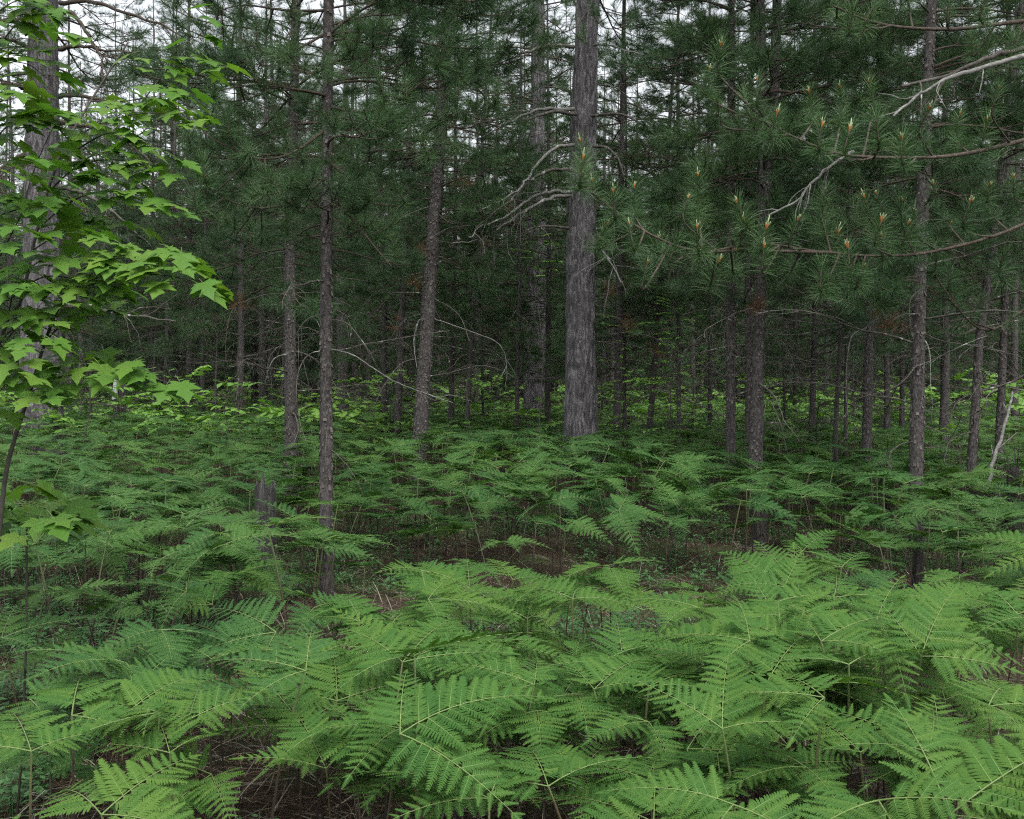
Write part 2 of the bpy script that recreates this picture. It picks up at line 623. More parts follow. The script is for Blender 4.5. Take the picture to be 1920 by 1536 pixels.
rng = random.Random(3)
LIVE, LIVE_L = [], []
LIVE_ARR = []
for k in range(12):
    L = [1.15, 1.45, 1.7, 1.0, 1.3, 1.6, 1.2, 1.5, 1.8, 1.35, 1.1, 1.55][k]
    wa, na = live_branch(rng, L, 1.0)
    LIVE_ARR.append((L, wa, na))
    a = MB()
    a.merge(wa)
    c = MB()
    c.merge(na)
    LIVE.append((L, a.mesh("branch", [M_TWIG], True), c.mesh("foliage", [M_NEEDLE])))
LIVE_NEAR = []
for k in range(10):
    L = [1.1, 1.4, 1.6, 1.0, 1.25, 1.5, 1.2, 1.7, 1.35, 1.15][k]
    wa, na = live_branch(rng, L, 1.15, 85, 0.15, 0.0034)
    a = MB()
    a.merge(wa)
    c = MB()
    c.merge(na)
    LIVE_NEAR.append((L, a.mesh("branch", [M_TWIG], True), c.mesh("foliage", [M_NEEDLE])))
DEAD, DEAD_ARR = [], []
for k in range(12):
    L = [0.9, 1.2, 1.5, 1.8, 1.0, 1.4, 1.7, 2.0, 1.1, 1.3, 0.7, 1.6][k]
    da = dead_branch(rng, L, rng.uniform(0.2, 1.5), 7 + k % 5)
    DEAD_ARR.append((L, da))
    a = MB()
    a.merge(da)
    DEAD.append((L, a.mesh("dead_branch", [M_DEAD], True)))
# dead branch that still holds rust-brown needles
RUSTY = []
for k in range(2):
    wa, na = live_branch(rng, 0.9, 0.6, 40, 0.12, 0.004)
    a = MB()
    a.merge(wa)
    c = MB()
    c.merge(na)
    RUSTY.append((0.9, a.mesh("dead_branch", [M_DEAD], True), c.mesh("foliage", [M_NEEDLE_DEAD])))


def branch_matrix(p, az, el, s, roll=0.0):
    return Matrix.Translation(p) @ Matrix.Rotation(az, 4, 'Z') @ Matrix.Rotation(-el, 4, 'Y') @ Matrix.Rotation(roll, 4, 'X') @ Matrix.Scale(s, 4)


def crown_profile(t):
    """relative branch length at height fraction t of the live crown"""
    return max(0.18, min(1.0, 0.72 + 1.1 * t) if t < 0.25 else 1.02 - 0.85 * (t - 0.2))


def crown_mesh(rng, H, h0, Lmax, per, step, dead_from=0.9, ndead=16, lean=0.0, thin_above=99):
    """a whole crown with its dead lower branches for trees that stand farther back"""
    mb = MB()
    z = h0
    while z < H - 0.2:
        t = (z - h0) / (H - h0)
        Lw = Lmax * crown_profile(t)
        for k in range(per if t < 0.4 else per - 1):
            L, wa, na = LIVE_ARR[rng.randrange(len(LIVE_ARR))]
            s = Lw * rng.uniform(0.65, 1.15) / L
            M = branch_matrix(Vector((lean * z, 0, z + rng.uniform(-0.15, 0.15))), rng.uniform(0, 6.283), rng.uniform(-0.15, 0.25) + 0.5 * t, s, rng.uniform(-0.4, 0.4))
            mb.merge(wa, M, [0])
            mb.merge(na, M, [1])
        z += step * rng.uniform(0.75, 1.25) * (1 + 0.6 * t) * (1.8 if z > thin_above else 1.0)
    L, wa, na = LIVE_ARR[3]
    M = branch_matrix(Vector((lean * H, 0, H - 0.6)), 0, 1.45, 0.7 / L)
    mb.merge(wa, M, [0])
    mb.merge(na, M, [1])
    for k in range(ndead):
        L, da = DEAD_ARR[rng.randrange(len(DEAD_ARR))]
        z = rng.uniform(dead_from, h0 + 0.8)
        M = branch_matrix(Vector((lean * z, 0, z)), rng.uniform(0, 6.283), rng.uniform(-0.25, 0.3), rng.uniform(0.6, 1.2), rng.uniform(-0.5, 0.5))
        mb.merge(da, M, [2])
    return mb.mesh("crown", [M_TWIG, M_NEEDLE, M_DEAD])


def trunk_mesh(path, r0, H, sides, dz, old=False, flakes=0, seed=0, ztop=None, flare=0.25, mats=None):
    """path(z) -> (x, y) offset; a tapered trunk with real bark relief"""
    ztop = ztop or H
    zs = []
    z = -0.25
    while z < ztop:
        zs.append(z)
        z += dz if z < 7.5 else dz * 4
    zs.append(ztop)
    zs = np.array(zs)
    th = np.arange(sides) * 2 * np.pi / sides
    Z, TH = np.meshgrid(zs, th, indexing='ij')
    taper = r0 * np.maximum(0.06, (1 - np.clip(Z, 0, None) / H)) ** 0.75 * (1 + flare * np.exp(-np.clip(Z, 0, None) / 0.45))
    cyl = np.stack([np.cos(TH), np.sin(TH)], -1)
    pp = np.stack([cyl[..., 0] * r0, cyl[..., 1] * r0, Z], -1).reshape(-1, 3)
    if old:
        f1 = vnoise(pp * np.array([19, 19, 2.9]) + seed * 7, seed)
        ridge = 1 - np.abs(f1 * 2 - 1) ** 0.7
        f2 = vnoise(pp * np.array([60, 60, 14]), seed + 1)
        f3 = vnoise(pp * np.array([3, 3, 1.2]), seed + 2)
        disp = (ridge - 0.55) * -0.056 + (f2 - 0.5) * 0.018 + (f3 - 0.5) * 0.03
    else:
        f1 = vnoise(pp * np.array([55, 55, 24]), seed)
        f3 = vnoise(pp * np.array([8, 8, 3.0]), seed + 2)
        disp = ((f1 - 0.5) * 0.16 + (f3 - 0.5) * 0.22) * r0
    R = taper + disp.reshape(Z.shape) * np.clip(taper / r0, 0.3, 1)
    px = np.array([path(z) for z in zs])
    X = px[:, 0][:, None] + cyl[..., 0] * R
    Y = px[:, 1][:, None] + cyl[..., 1] * R
    V = np.stack([X, Y, Z], -1).reshape(-1, 3)
    n = len(zs)
    i, k = np.meshgrid(np.arange(n - 1), np.arange(sides), indexing='ij')
    k2 = (k + 1) % sides
    Q = np.stack([i * sides + k, i * sides + k2, (i + 1) * sides + k2, (i + 1) * sides + k], -1).reshape(-1, 4)
    mb = MB()
    mb.add(V, None, Q, 0)
    if flakes:
        r = np.random.default_rng(seed)
        fz = r.uniform(0.2, min(7.0, ztop - 0.3), flakes)
        ft = r.uniform(0, 2 * np.pi, flakes)
        fw = r.uniform(0.005, 0.014, flakes)
        fh = r.uniform(0.014, 0.038, flakes)
        lift = r.uniform(0.003, 0.011, flakes)
        up = r.random(flakes) < 0.5
        rr = r0 * np.maximum(0.06, (1 - fz / H)) ** 0.75 * 1.04
        c = np.stack([np.cos(ft), np.sin(ft), np.zeros(flakes)], -1)
        s = np.stack([-np.sin(ft), np.cos(ft), np.zeros(flakes)], -1)
        base = np.array([path(z) for z in fz])
        ctr = np.concatenate([base, fz[:, None]], -1) + c * rr[:, None]
        zz = np.array([0, 0, 1.0])
        lo = np.where(up, lift, 0.0)[:, None]
        hi = np.where(up, 0.0, lift)[:, None]
        v0 = ctr - s * fw[:, None] + c * lo
        v1 = ctr + s * fw[:, None] + c * lo
        v2 = ctr + s * fw[:, None] * 0.8 + zz * fh[:, None] + c * hi
        v3 = ctr - s * fw[:, None] * 0.8 + zz * fh[:, None] + c * hi
        k = np.arange(flakes) * 4
        mb.add(np.stack([v0, v1, v2, v3], 1).reshape(-1, 3), None, np.stack([k, k + 1, k + 2, k + 3], -1), 1)
    return mb.mesh("trunk", mats or [M_BARK_OLD if old else M_BARK, M_FLAKE], True)


FERN_TOP = 0.62


def px_path(pts, d, bx):
    """lean and bow of a trunk from photo points (bottom to top): offset x by height z"""
    zz = [CZ + (HY - v) / F * d for (u, v) in pts]
    xx = [(u - CX) / F * d for (u, v) in pts]

    def f(z):
        if z <= zz[0]:
            if len(zz) > 1:
                s = (xx[1] - xx[0]) / (zz[1] - zz[0])
                return (xx[0] + s * (z - zz[0]) - bx, 0.0)
            return (xx[0] - bx, 0.0)
        for i in range(len(zz) - 1):
            if z <= zz[i + 1]:
                t = (z - zz[i]) / (zz[i + 1] - zz[i])
                return (xx[i] + (xx[i + 1] - xx[i]) * t - bx, 0.0)
        s = (xx[-1] - xx[-2]) / (zz[-1] - zz[-2]) if len(zz) > 1 else 0
        return (xx[-1] + s * (z - zz[-1]) - bx, 0.0)
    return f


def tree_root(pts, d, label, group, name="pine_tree"):
    z0 = 0.0
    zz = [CZ + (HY - v) / F * d for (u, v) in pts]
    xx = [(u - CX) / F * d for (u, v) in pts]
    s = (xx[1] - xx[0]) / (zz[1] - zz[0]) if len(pts) > 1 else 0
    bx = xx[0] - s * zz[0]
    z0 = gz(bx, d)
    root = empty(name, (bx, d, z0))
    tag(root, label, "pine tree", group)
    return root, px_path(pts, d, bx), bx


def near_pine(pts, d, w, H, label, old=False, hlive=2.6, Lmax=1.5, ndead=18, seed=0, dead_lo=0.9, step=0.30, per=4, vis_top=None, group=None, rusty=0, dens=1.0, extra_dead=None):
    rng = random.Random(seed)
    root, path, bx = tree_root(pts, d, label, group)
    r0 = w / F * d / 2
    sides = 64 if old else (22 if d < 11 else 16)
    dz = 0.03 if old else (0.035 if d < 11 else 0.05)
    nfl = 0 if old else int(2 * math.pi * r0 * min(7.0, H) / 0.0016 * 0.7)
    place("trunk", trunk_mesh(path, r0, H, sides, dz, old, nfl, seed, flare=0.12 if not old else 0.22), root)
    vis = vis_top or (CZ + (HY + 60) / F * d + 0.5)

    def at(z):
        x, y = path(z)
        return Vector((x, y, z))
    # dead lower branches
    for k in range(ndead):
        z = dead_lo + (hlive + 0.9 - dead_lo) * (k + rng.random()) / ndead
        L, me = DEAD[rng.randrange(len(DEAD))]
        place("dead_branch", me, root, branch_matrix(at(z), rng.uniform(0, 6.283), rng.uniform(-0.3, 0.3), rng.uniform(0.55, 1.1) * (0.6 if d < 9 else 1.0), rng.uniform(-0.6, 0.6)))
    for k in range(rusty):
        L, wm, nm = RUSTY[k % 2]
        bo = place("dead_branch", wm, root, branch_matrix(at(hlive - rng.uniform(0.2, 0.9)), rng.uniform(0, 6.283), rng.uniform(-0.5, 0), rng.uniform(0.5, 0.8)))
        place("foliage", nm, bo)
    # live branches in whorls; above the frame they thin out but still shade the floor
    z = hlive
    while z < H - 0.2:
        t = (z - hlive) / (H - hlive)
        Lw = Lmax * crown_profile(t)
        high = z > vis
        for k in range(per):
            if rng.random() > dens:
                continue
            L, wm, nm = (LIVE_NEAR if d < 18 and not high else LIVE)[rng.randrange(10)]
            s = Lw * rng.uniform(0.65, 1.15) / L
            bo = place("branch", wm, root, branch_matrix(at(z + rng.uniform(-0.12, 0.12)), rng.uniform(0, 6.283), rng.uniform(-0.15, 0.2) + 0.5 * t, s, rng.uniform(-0.4, 0.4)))
            place("foliage", nm, bo)
        z += step * rng.uniform(0.8, 1.2) * (1.8 if high else 1.0)
    return root, path


def limb(root, pts, r0, r1, mat, twigs=6, seed=0, name="dead_branch", tl=0.5, sag=0.6, sides=6):
    """a hand-laid limb through world points, with side twigs, as one part of a tree"""
    rng = random.Random(seed)
    mb = MB()
    base = root.location
    q = [Vector(p) - base for p in pts]
    # smooth
    fine = []
    for i in range(len(q) - 1):
        p0, p1, p2, p3 = q[max(i - 1, 0)], q[i], q[i + 1], q[min(i + 2, len(q) - 1)]
        for k in range(5):
            t = k / 5
            fine.append(0.5 * ((2 * p1) + (p2 - p0) * t + (2 * p0 - 5 * p1 + 4 * p2 - p3) * t * t + (3 * p1 - p0 - 3 * p2 + p3) * t ** 3))
    fine.append(q[-1])
    n = len(fine)
    fine = [p + Vector((rng.gauss(0, r0 * 0.25), rng.gauss(0, r0 * 0.25), rng.gauss(0, r0 * 0.25))) if 0 < i < n - 1 else p for i, p in enumerate(fine)]
    tube(mb, fine, [(r0 + (r1 - r0) * (i / (n - 1)) ** 0.8) * rng.uniform(0.92, 1.08) for i in range(n)], sides)
    for k in range(twigs):
        i = rng.randint(n // 4, n - 2)
        d = (fine[i + 1] - fine[i]).normalized()
        e = rot_dir(d, rng.choice((-1, 1)) * rng.uniform(0.5, 1.2), rng.uniform(-0.5, 0.6))
        p = fine[i].copy()
        L = tl * rng.uniform(0.4, 1.1)
        tp = [p.copy()]
        for j in range(6):
            e = rot_dir(e, rng.gauss(0, 0.25), -0.1 * sag + rng.gauss(0, 0.2)).normalized()
            p = p + e * L / 6
            tp.append(p.copy())
        tube(mb, tp, [max(0.002, r1 * 0.8) * (1 - 0.6 * j / 6) for j in range(7)], 4)
    return place(name, mb.mesh(name, [mat], True), root)


# ----------------------------------------------------------------------------
# the pines that stand out one by one
# ----------------------------------------------------------------------------
G_NEAR = "slender pines standing in the fern bed"
root_A, path_A = near_pine([(76, 790), (78, 500), (82, 0)], 21.5, 76, 20, "massive grey old pine at the left edge behind the maple leaves", old=True, hlive=7.2, Lmax=3.2, ndead=6, seed=21, dead_lo=2.2, step=0.55)
root_E, path_E = near_pine([(1090, 815), (1088, 500), (1100, 60)], 17.2, 60, 19, "stout old pine with furrowed grey bark at the centre of the wood", old=True, hlive=7.4, Lmax=2.8, ndead=5, seed=22, dead_lo=2.2, step=0.5)
root_C, path_C = near_pine([(612, 955), (611, 600), (616, 0)], 8.3, 26, 12, "slender flaky-barked pine rising nearest of all from the ferns", hlive=2.6, Lmax=1.25, ndead=12, seed=23, per=4)
root_B, path_B = near_pine([(546, 838), (543, 500), (556, 0)], 14.0, 25, 12.5, "brown slender pine just beside and behind the nearest thin pine", hlive=2.7, Lmax=1.8, ndead=16, seed=24)
root_D, path_D = near_pine([(788, 828), (806, 520), (820, 350), (838, 60)], 15.4, 31, 13, "pine with flaky brown trunk leaning to the right, left of the stout pine", hlive=3.0, Lmax=1.5, ndead=14, seed=25, rusty=1)
root_F, path_F = near_pine([(1370, 850), (1370, 500), (1372, 0)], 13.4, 19, 12, "thin straight pine close beside the forked pine", hlive=3.2, Lmax=1.4, ndead=16, seed=26)
root_G, path_G = near_pine([(1417, 862), (1424, 560), (1434, 330), (1424, 0)], 12.4, 27, 13, "grey-brown pine whose trunk forks in two high up", hlive=2.7, Lmax=1.6, ndead=16, seed=27, per=4)
root_H, path_H = near_pine([(1625, 835), (1632, 520), (1646, 200)], 14.6, 19, 12, "thin pine between the forked pine and the pine leaning over the stumps", hlive=3.0, Lmax=1.4, ndead=18, seed=28)
root_I, path_I = near_pine([(1718, 897), (1724, 520), (1744, 60)], 10.4, 28, 12, "rough-barked pine with charred foot in the ferns at the right", hlive=2.5, Lmax=1.5, ndead=14, seed=29, per=4)
root_J, path_J = near_pine([(1822, 875), (1836, 640), (1858, 480), (1880, 300)], 11.6, 18, 11, "thin pine leaning to the right near the right edge", hlive=2.7, Lmax=1.3, ndead=16, seed=30)
root_K, path_K = near_pine([(1873, 846), (1884, 560), (1890, 100)], 13.8, 16, 11, "thin upright pine behind the pale leaning pole at the right edge", hlive=2.8, Lmax=1.3, ndead=16, seed=31)
root_F2, path_F2 = near_pine([(1404, 842), (1402, 500), (1410, 100)], 15.2, 13, 12, "thin dark pine half hidden by the forked pine", hlive=3.4, Lmax=1.3, ndead=10, seed=32)

# the second stem of the forked pine
xg, yg = path_G(3.9)
bx_g = root_G.location.x
up_pts = [(1434, 330), (1452, 180), (1460, -60), (1466, -300)]
pf = px_path(up_pts, 12.4, bx_g)
z_a, z_b = CZ + (HY - 335) / F * 12.4, 11.5
mb = MB()
zs = np.linspace(z_a, z_b, 40)
tube(mb, [Vector((pf(z)[0], 0.02, z)) for z in zs], [0.062 * (1 - 0.75 * i / 39) for i in range(40)], 12)
place("second_stem", mb.mesh("second_stem", [M_BARK], True), root_G)

# limbs of the stout centre pine
dE = 17.2
k = 0
for pts in (
    [(1075, 272), (1040, 278), (1010, 305), (985, 340), (955, 368), (905, 392)],
    [(1072, 318), (1035, 318), (1000, 335), (965, 370), (930, 395), (890, 430)],
    [(1070, 360), (1030, 360), (990, 375), (950, 405), (905, 425), (880, 445)],
    [(1068, 366), (1030, 372), (980, 400), (940, 425), (900, 450), (850, 455)],
    [(1075, 88), (1030, 86), (985, 98), (930, 100), (870, 98)],
    [(1080, 213), (1030, 212), (990, 222), (950, 220), (890, 232)],
    [(1076, 205), (1020, 205), (985, 215), (945, 235), (900, 260)],
    [(1110, 218), (1160, 214), (1195, 228), (1240, 248), (1290, 255)],
    [(1115, 85), (1140, 84), (1180, 96), (1230, 110)],
    [(1112, 275), (1140, 278), (1160, 300), (1170, 330)],
    [(1066, 428), (1020, 425), (985, 432)],
    [(1110, 465), (1130, 470), (1150, 500), (1165, 530)],
):
    rr = random.Random(100 + k)
    dd = dE + rr.uniform(-0.3, 0.3)
    w = [P(u, v, dE - 0.25 - 2.6 * i / len(pts) * rr.uniform(0.8, 1.2)) for i, (u, v) in enumerate(pts)]
    limb(root_E, w, 0.032 if k < 7 else 0.024, 0.007, M_DEAD if k in (1, 4, 5, 7, 9, 10) else M_SILVER, 7, 200 + k, tl=0.8, sides=7)
    k += 1
# limbs of the left old pine
dA = 21.5
k = 0
for pts in (
    [(112, 5), (170, 3), (230, 22), (300, 45), (345, 70)],
    [(112, 18), (140, 30), (165, 65), (190, 110), (192, 150)],
    [(112, 92), (150, 88), (200, 94), (260, 98)],
    [(112, 182), (160, 180), (210, 195), (270, 218)],
    [(48, 165), (10, 160), (-40, 165)],
    [(45, 290), (10, 310), (-20, 350)],
    [(112, 350), (150, 360), (180, 375), (215, 400), (258, 440)],
    [(108, 228), (160, 238), (210, 248), (280, 300)],
    [(120, 572), (170, 575), (230, 590), (330, 603)],
    [(45, 85), (10, 72), (-30, 80)],
):
    rr = random.Random(140 + k)
    w = [P(u, v, dA - 0.2 - 1.2 * i / len(pts)) for i, (u, v) in enumerate(pts)]
    limb(root_A, w, 0.05, 0.012, M_TWIG if k not in (6, 8) else M_DEAD, 8, 260 + k, name="dead_branch", tl=1.2, sides=7)
    k += 1
# pale curved dead branches on the thin pines
for root, d, pts, m in (
    (root_C, 8.3, [(622, 655), (660, 665), (700, 690), (740, 715), (790, 735), (850, 756)], M_SILVER),
    (root_C, 8.3, [(600, 658), (580, 665), (562, 690), (555, 740), (562, 790), (575, 830)], M_DEAD),
    (root_C, 8.3, [(600, 590), (575, 600), (556, 625)], M_DEAD),
    (root_C, 8.3, [(620, 520), (650, 522), (690, 528)], M_DEAD),
    (root_C, 8.3, [(622, 600), (650, 606), (680, 640), (705, 680)], M_DEAD),
    (root_B, 14.0, [(535, 665), (515, 672), (503, 695), (497, 720)], M_SILVER),
    (root_D, 15.4, [(800, 600), (785, 602), (776, 640), (782, 690)], M_SILVER),
    (root_D, 15.4, [(815, 598), (850, 610), (900, 628), (935, 645), (950, 680), (940, 705)], M_SILVER),
    (root_D, 15.4, [(815, 560), (860, 590), (880, 640)], M_DEAD),
    (root_H, 14.6, [(1625, 615), (1600, 628), (1590, 660), (1586, 720), (1590, 780)], M_SILVER),
    (root_H, 14.6, [(1640, 600), (1690, 598), (1740, 560), (1760, 520)], M_DEAD),
    (root_I, 10.4, [(1712, 690), (1760, 670), (1800, 650), (1850, 630)], M_SILVER),
    (root_I, 10.4, [(1730, 625), (1770, 640), (1830, 650), (1900, 665), (1960, 690)], M_DEAD),
    (root_I, 10.4, [(1735, 640), (1743, 660), (1745, 730)], M_SILVER),
    (root_I, 10.4, [(1735, 840), (1770, 835), (1795, 800), (1810, 760), (1850, 700)], M_DEAD),
    (root_G, 12.4, [(1415, 620), (1370, 600), (1330, 580), (1280, 590)], M_DEAD),
    (root_G, 12.4, [(1430, 625), (1480, 628), (1540, 620), (1600, 605)], M_DEAD),
    (root_G, 12.4, [(1432, 585), (1480, 600), (1560, 607), (1650, 602)], M_DEAD),
    (root_G, 12.4, [(1412, 645), (1360, 650), (1300, 665)], M_DEAD),
    (root_K, 13.8, [(1870, 730), (1850, 745), (1852, 790)], M_SILVER),
    (root_J, 11.6, [(1815, 740), (1790, 760), (1780, 800)], M_DEAD),
):
    rr = random.Random(len(pts) * 7 + int(pts[0][0]))
    w = [P(u, v, d - 0.05 - 0.5 * i / len(pts) * rr.uniform(0.4, 1.4)) for i, (u, v) in enumerate(pts)]
    limb(root, w, 0.0060 * d / 10, 0.0022 * d / 10, m, 3, int(pts[0][0]) + 5, tl=0.35)

# ----------------------------------------------------------------------------
# near boughs with tufts and candles: each tuft a piece of its own
# ----------------------------------------------------------------------------
TUFTS = []
for k in range(5):
    mb = MB()
    tuft(mb, (0, 0, 0), (0, 0, 1), 170, 0.145, 0.0026, 0.18, 0, 0.45, (18, 95))
    TUFTS.append(mb.mesh("needle_tuft", [M_NEEDLE_LIT]))
CANDLES = []
for k in range(4):
    rng = random.Random(60 + k)
    mb = MB()
    n = rng.randint(4, 6)
    for j in range(n):
        az = 6.283 * j / n + rng.random()
        tilt = 0.0 if j == 0 else rng.uniform(0.25, 0.6)
        e = Vector((math.cos(az) * math.sin(tilt), math.sin(az) * math.sin(tilt), math.cos(tilt)))
        Lc = rng.uniform(0.05, 0.085) if j == 0 else rng.uniform(0.03, 0.055)
        tube(mb, [Vector((0, 0, -0.012)), e * 0.018, e * 0.028], [0.006, 0.008, 0.005], 5, 1)
        tube(mb, [e * 0.026, e * (0.6 * Lc), e * Lc], [0.0055, 0.0055, 0.002], 5, 0)
    CANDLES.append(mb.mesh("candle", [M_CANDLE, M_BUD], True))


def catmull(q, per=6):
    fine = []
    for i in range(len(q) - 1):
        p0, p1, p2, p3 = q[max(i - 1, 0)], q[i], q[i + 1], q[min(i + 2, len(q) - 1)]
        for k in range(per):
            t = k / per
            fine.append(0.5 * ((2 * p1) + (p2 - p0) * t + (2 * p0 - 5 * p1 + 4 * p2 - p3) * t * t + (3 * p1 - p0 - 3 * p2 + p3) * t ** 3))
    fine.append(q[-1])
    return fine


def bough(root, path, tips, r0, seed, candle=True, size=1.0, mat=None):
    """a live bough through photo points (u, v, d) with a tuft (and candle) at each tip"""
    rng = random.Random(seed)
    base = root.location
    q = catmull([P(*p) - base for p in path])
    n = len(q)
    mb = MB()
    tube(mb, q, [r0 * (1 - 0.72 * i / (n - 1)) for i in range(n)], 7)
    bo = place("branch", bpy.data.meshes.new("branch"), root)
    for tp in tips:
        u, v = tp[0], tp[1]
        # nearest point of the bough in the picture, then a twig up to the tuft
        best = min(range(n), key=lambda i: (P(u, v + 60, q[i].y + base.y) - base - q[i]).length - 0.0004 * i)
        dd = q[best].y + base.y + (tp[2] if len(tp) > 2 else rng.uniform(-0.35, 0.35))
        tip = P(u, v, dd) - base
        anchor = q[max(best - rng.randint(0, 2), 0)]
        up = Vector((rng.gauss(0, 0.22), rng.gauss(-0.1, 0.2), 1)).normalized()
        low = tip - up * 0.13 * size
        mid = (anchor + low) / 2 + Vector((0, 0, -0.04 * (anchor - low).length))
        tw = catmull([anchor, mid, low, tip], 4)
        tube(mb, tw, [0.0065 - 0.003 * i / (len(tw) - 1) for i in range(len(tw))], 5)
        M = Matrix.Translation(tip) @ up.to_track_quat('Z', 'Y').to_matrix().to_4x4() @ Matrix.Rotation(rng.uniform(0, 6.28), 4, 'Z') @ Matrix.Scale(size * rng.uniform(0.55, 0.92), 4)
        place("needle_tuft", TUFTS[rng.randrange(5)], bo, M)
        if rng.random() < 0.55:   # last year's needles farther down the shoot
            M2 = Matrix.Translation(low) @ (low - mid).to_track_quat('Z', 'Y').to_matrix().to_4x4() @ Matrix.Rotation(rng.uniform(0, 6.28), 4, 'Z') @ Matrix.Scale(size * rng.uniform(0.5, 0.8), 4)
            place("needle_tuft", TUFTS[rng.randrange(5)], bo, M2)
        if candle and rng.random() < 0.8:
            place("candle", CANDLES[rng.randrange(4)], bo, M @ Matrix.Scale(rng.uniform(0.55, 1.0), 4))
    bo.data = mb.mesh("branch", [mat or M_TWIG], True)
    return bo


# a pine just outside the frame on the right reaches its boughs across
root_R = empty("pine_tree", (3.55, 6.6, gz(3.55, 6.6)))
tag(root_R, "pine reaching candle-tipped boughs in from the right, trunk out of frame", "pine tree")
place("trunk", trunk_mesh(lambda z: (0.02 * z, 0.0), 0.13, 13, 18, 0.05, False, 300, 77), root_R)
bough(root_R, [(2120, 205, 6.6), (1920, 263, 6.3), (1800, 290, 6.1), (1700, 296, 6.0), (1580, 290, 5.9), (1500, 262, 5.8), (1440, 232, 5.8)],
      [(1352, 85), (1345, 193), (1393, 173), (1413, 233), (1457, 213), (1517, 173), (1575, 163), (1630, 153), (1643, 220), (1593, 243), (1742, 203), (1872, 167), (1852, 227), (1690, 260), (1800, 215), (1330, 130), (1420, 150), (1540, 235)], 0.014, 401)
bough(root_R, [(2130, 300, 6.7), (1920, 420, 6.5), (1760, 470, 6.2), (1640, 480, 6.1), (1540, 472, 6.0), (1420, 458, 5.9), (1280, 482, 5.8)],
      [(1308, 330), (1290, 370), (1383, 380), (1393, 413), (1432, 463), (1497, 413), (1547, 357), (1643, 363), (1653, 413), (1653, 443), (1590, 463), (1703, 420), (1750, 347), (1857, 347), (1900, 333), (1690, 377), (1620, 370), (1570, 437), (1348, 490), (1307, 427), (1715, 397), (1437, 427), (1270, 450), (1480, 480), (1540, 500), (1780, 420), (1820, 380), (1620, 500), (1380, 470)], 0.011, 402)
bough(root_R, [(1560, 474, 6.0), (1400, 470, 5.9), (1300, 470, 5.8), (1220, 440, 5.7), (1160, 400, 5.7), (1115, 365, 5.6), (1097, 335, 5.6)],
      [(1093, 297), (1088, 265), (1190, 350), (1138, 422), (1233, 447), (1213, 493), (1150, 360), (1110, 340), (1180, 420)], 0.010, 403)
bough(root_R, [(2150, 20, 6.8), (1920, 40, 6.6), (1780, 55, 6.5), (1650, 45, 6.4), (1560, 10, 6.3)],
      [(1850, -10), (1780, 0), (1700, -20), (1640, 10), (1600, 20), (1560, -10), (1900, 70), (1820, 65)], 0.016, 404, candle=False)
bough(root_R, [(2150, 430, 6.9), (1950, 560, 6.8), (1850, 620, 6.8), (1780, 560, 6.7)],
      [(1880, 480), (1780, 500), (1840, 560), (1760, 470), (1900, 590)], 0.012, 405, candle=False)
limb(root_R, [P(2140, 60, 6.7), P(1920, 106, 6.4), P(1830, 130, 6.3), P(1770, 152, 6.2), P(1715, 185, 6.2), P(1675, 218, 6.1)], 0.020, 0.006, M_SILVER, 6, 410, tl=0.25)
limb(root_R, [P(2140, 70, 6.8), P(1920, 92, 6.6), P(1830, 118, 6.5), P(1760, 145, 6.5), P(1690, 162, 6.4)], 0.020, 0.009, M_DEAD, 3, 411, tl=0.4)
limb(root_R, [P(1600, 285, 6.0), P(1560, 310, 5.9), P(1520, 345, 5.9), P(1495, 375, 5.9), P(1440, 405, 5.9)], 0.009, 0.005, M_SILVER, 10, 412, tl=0.25)

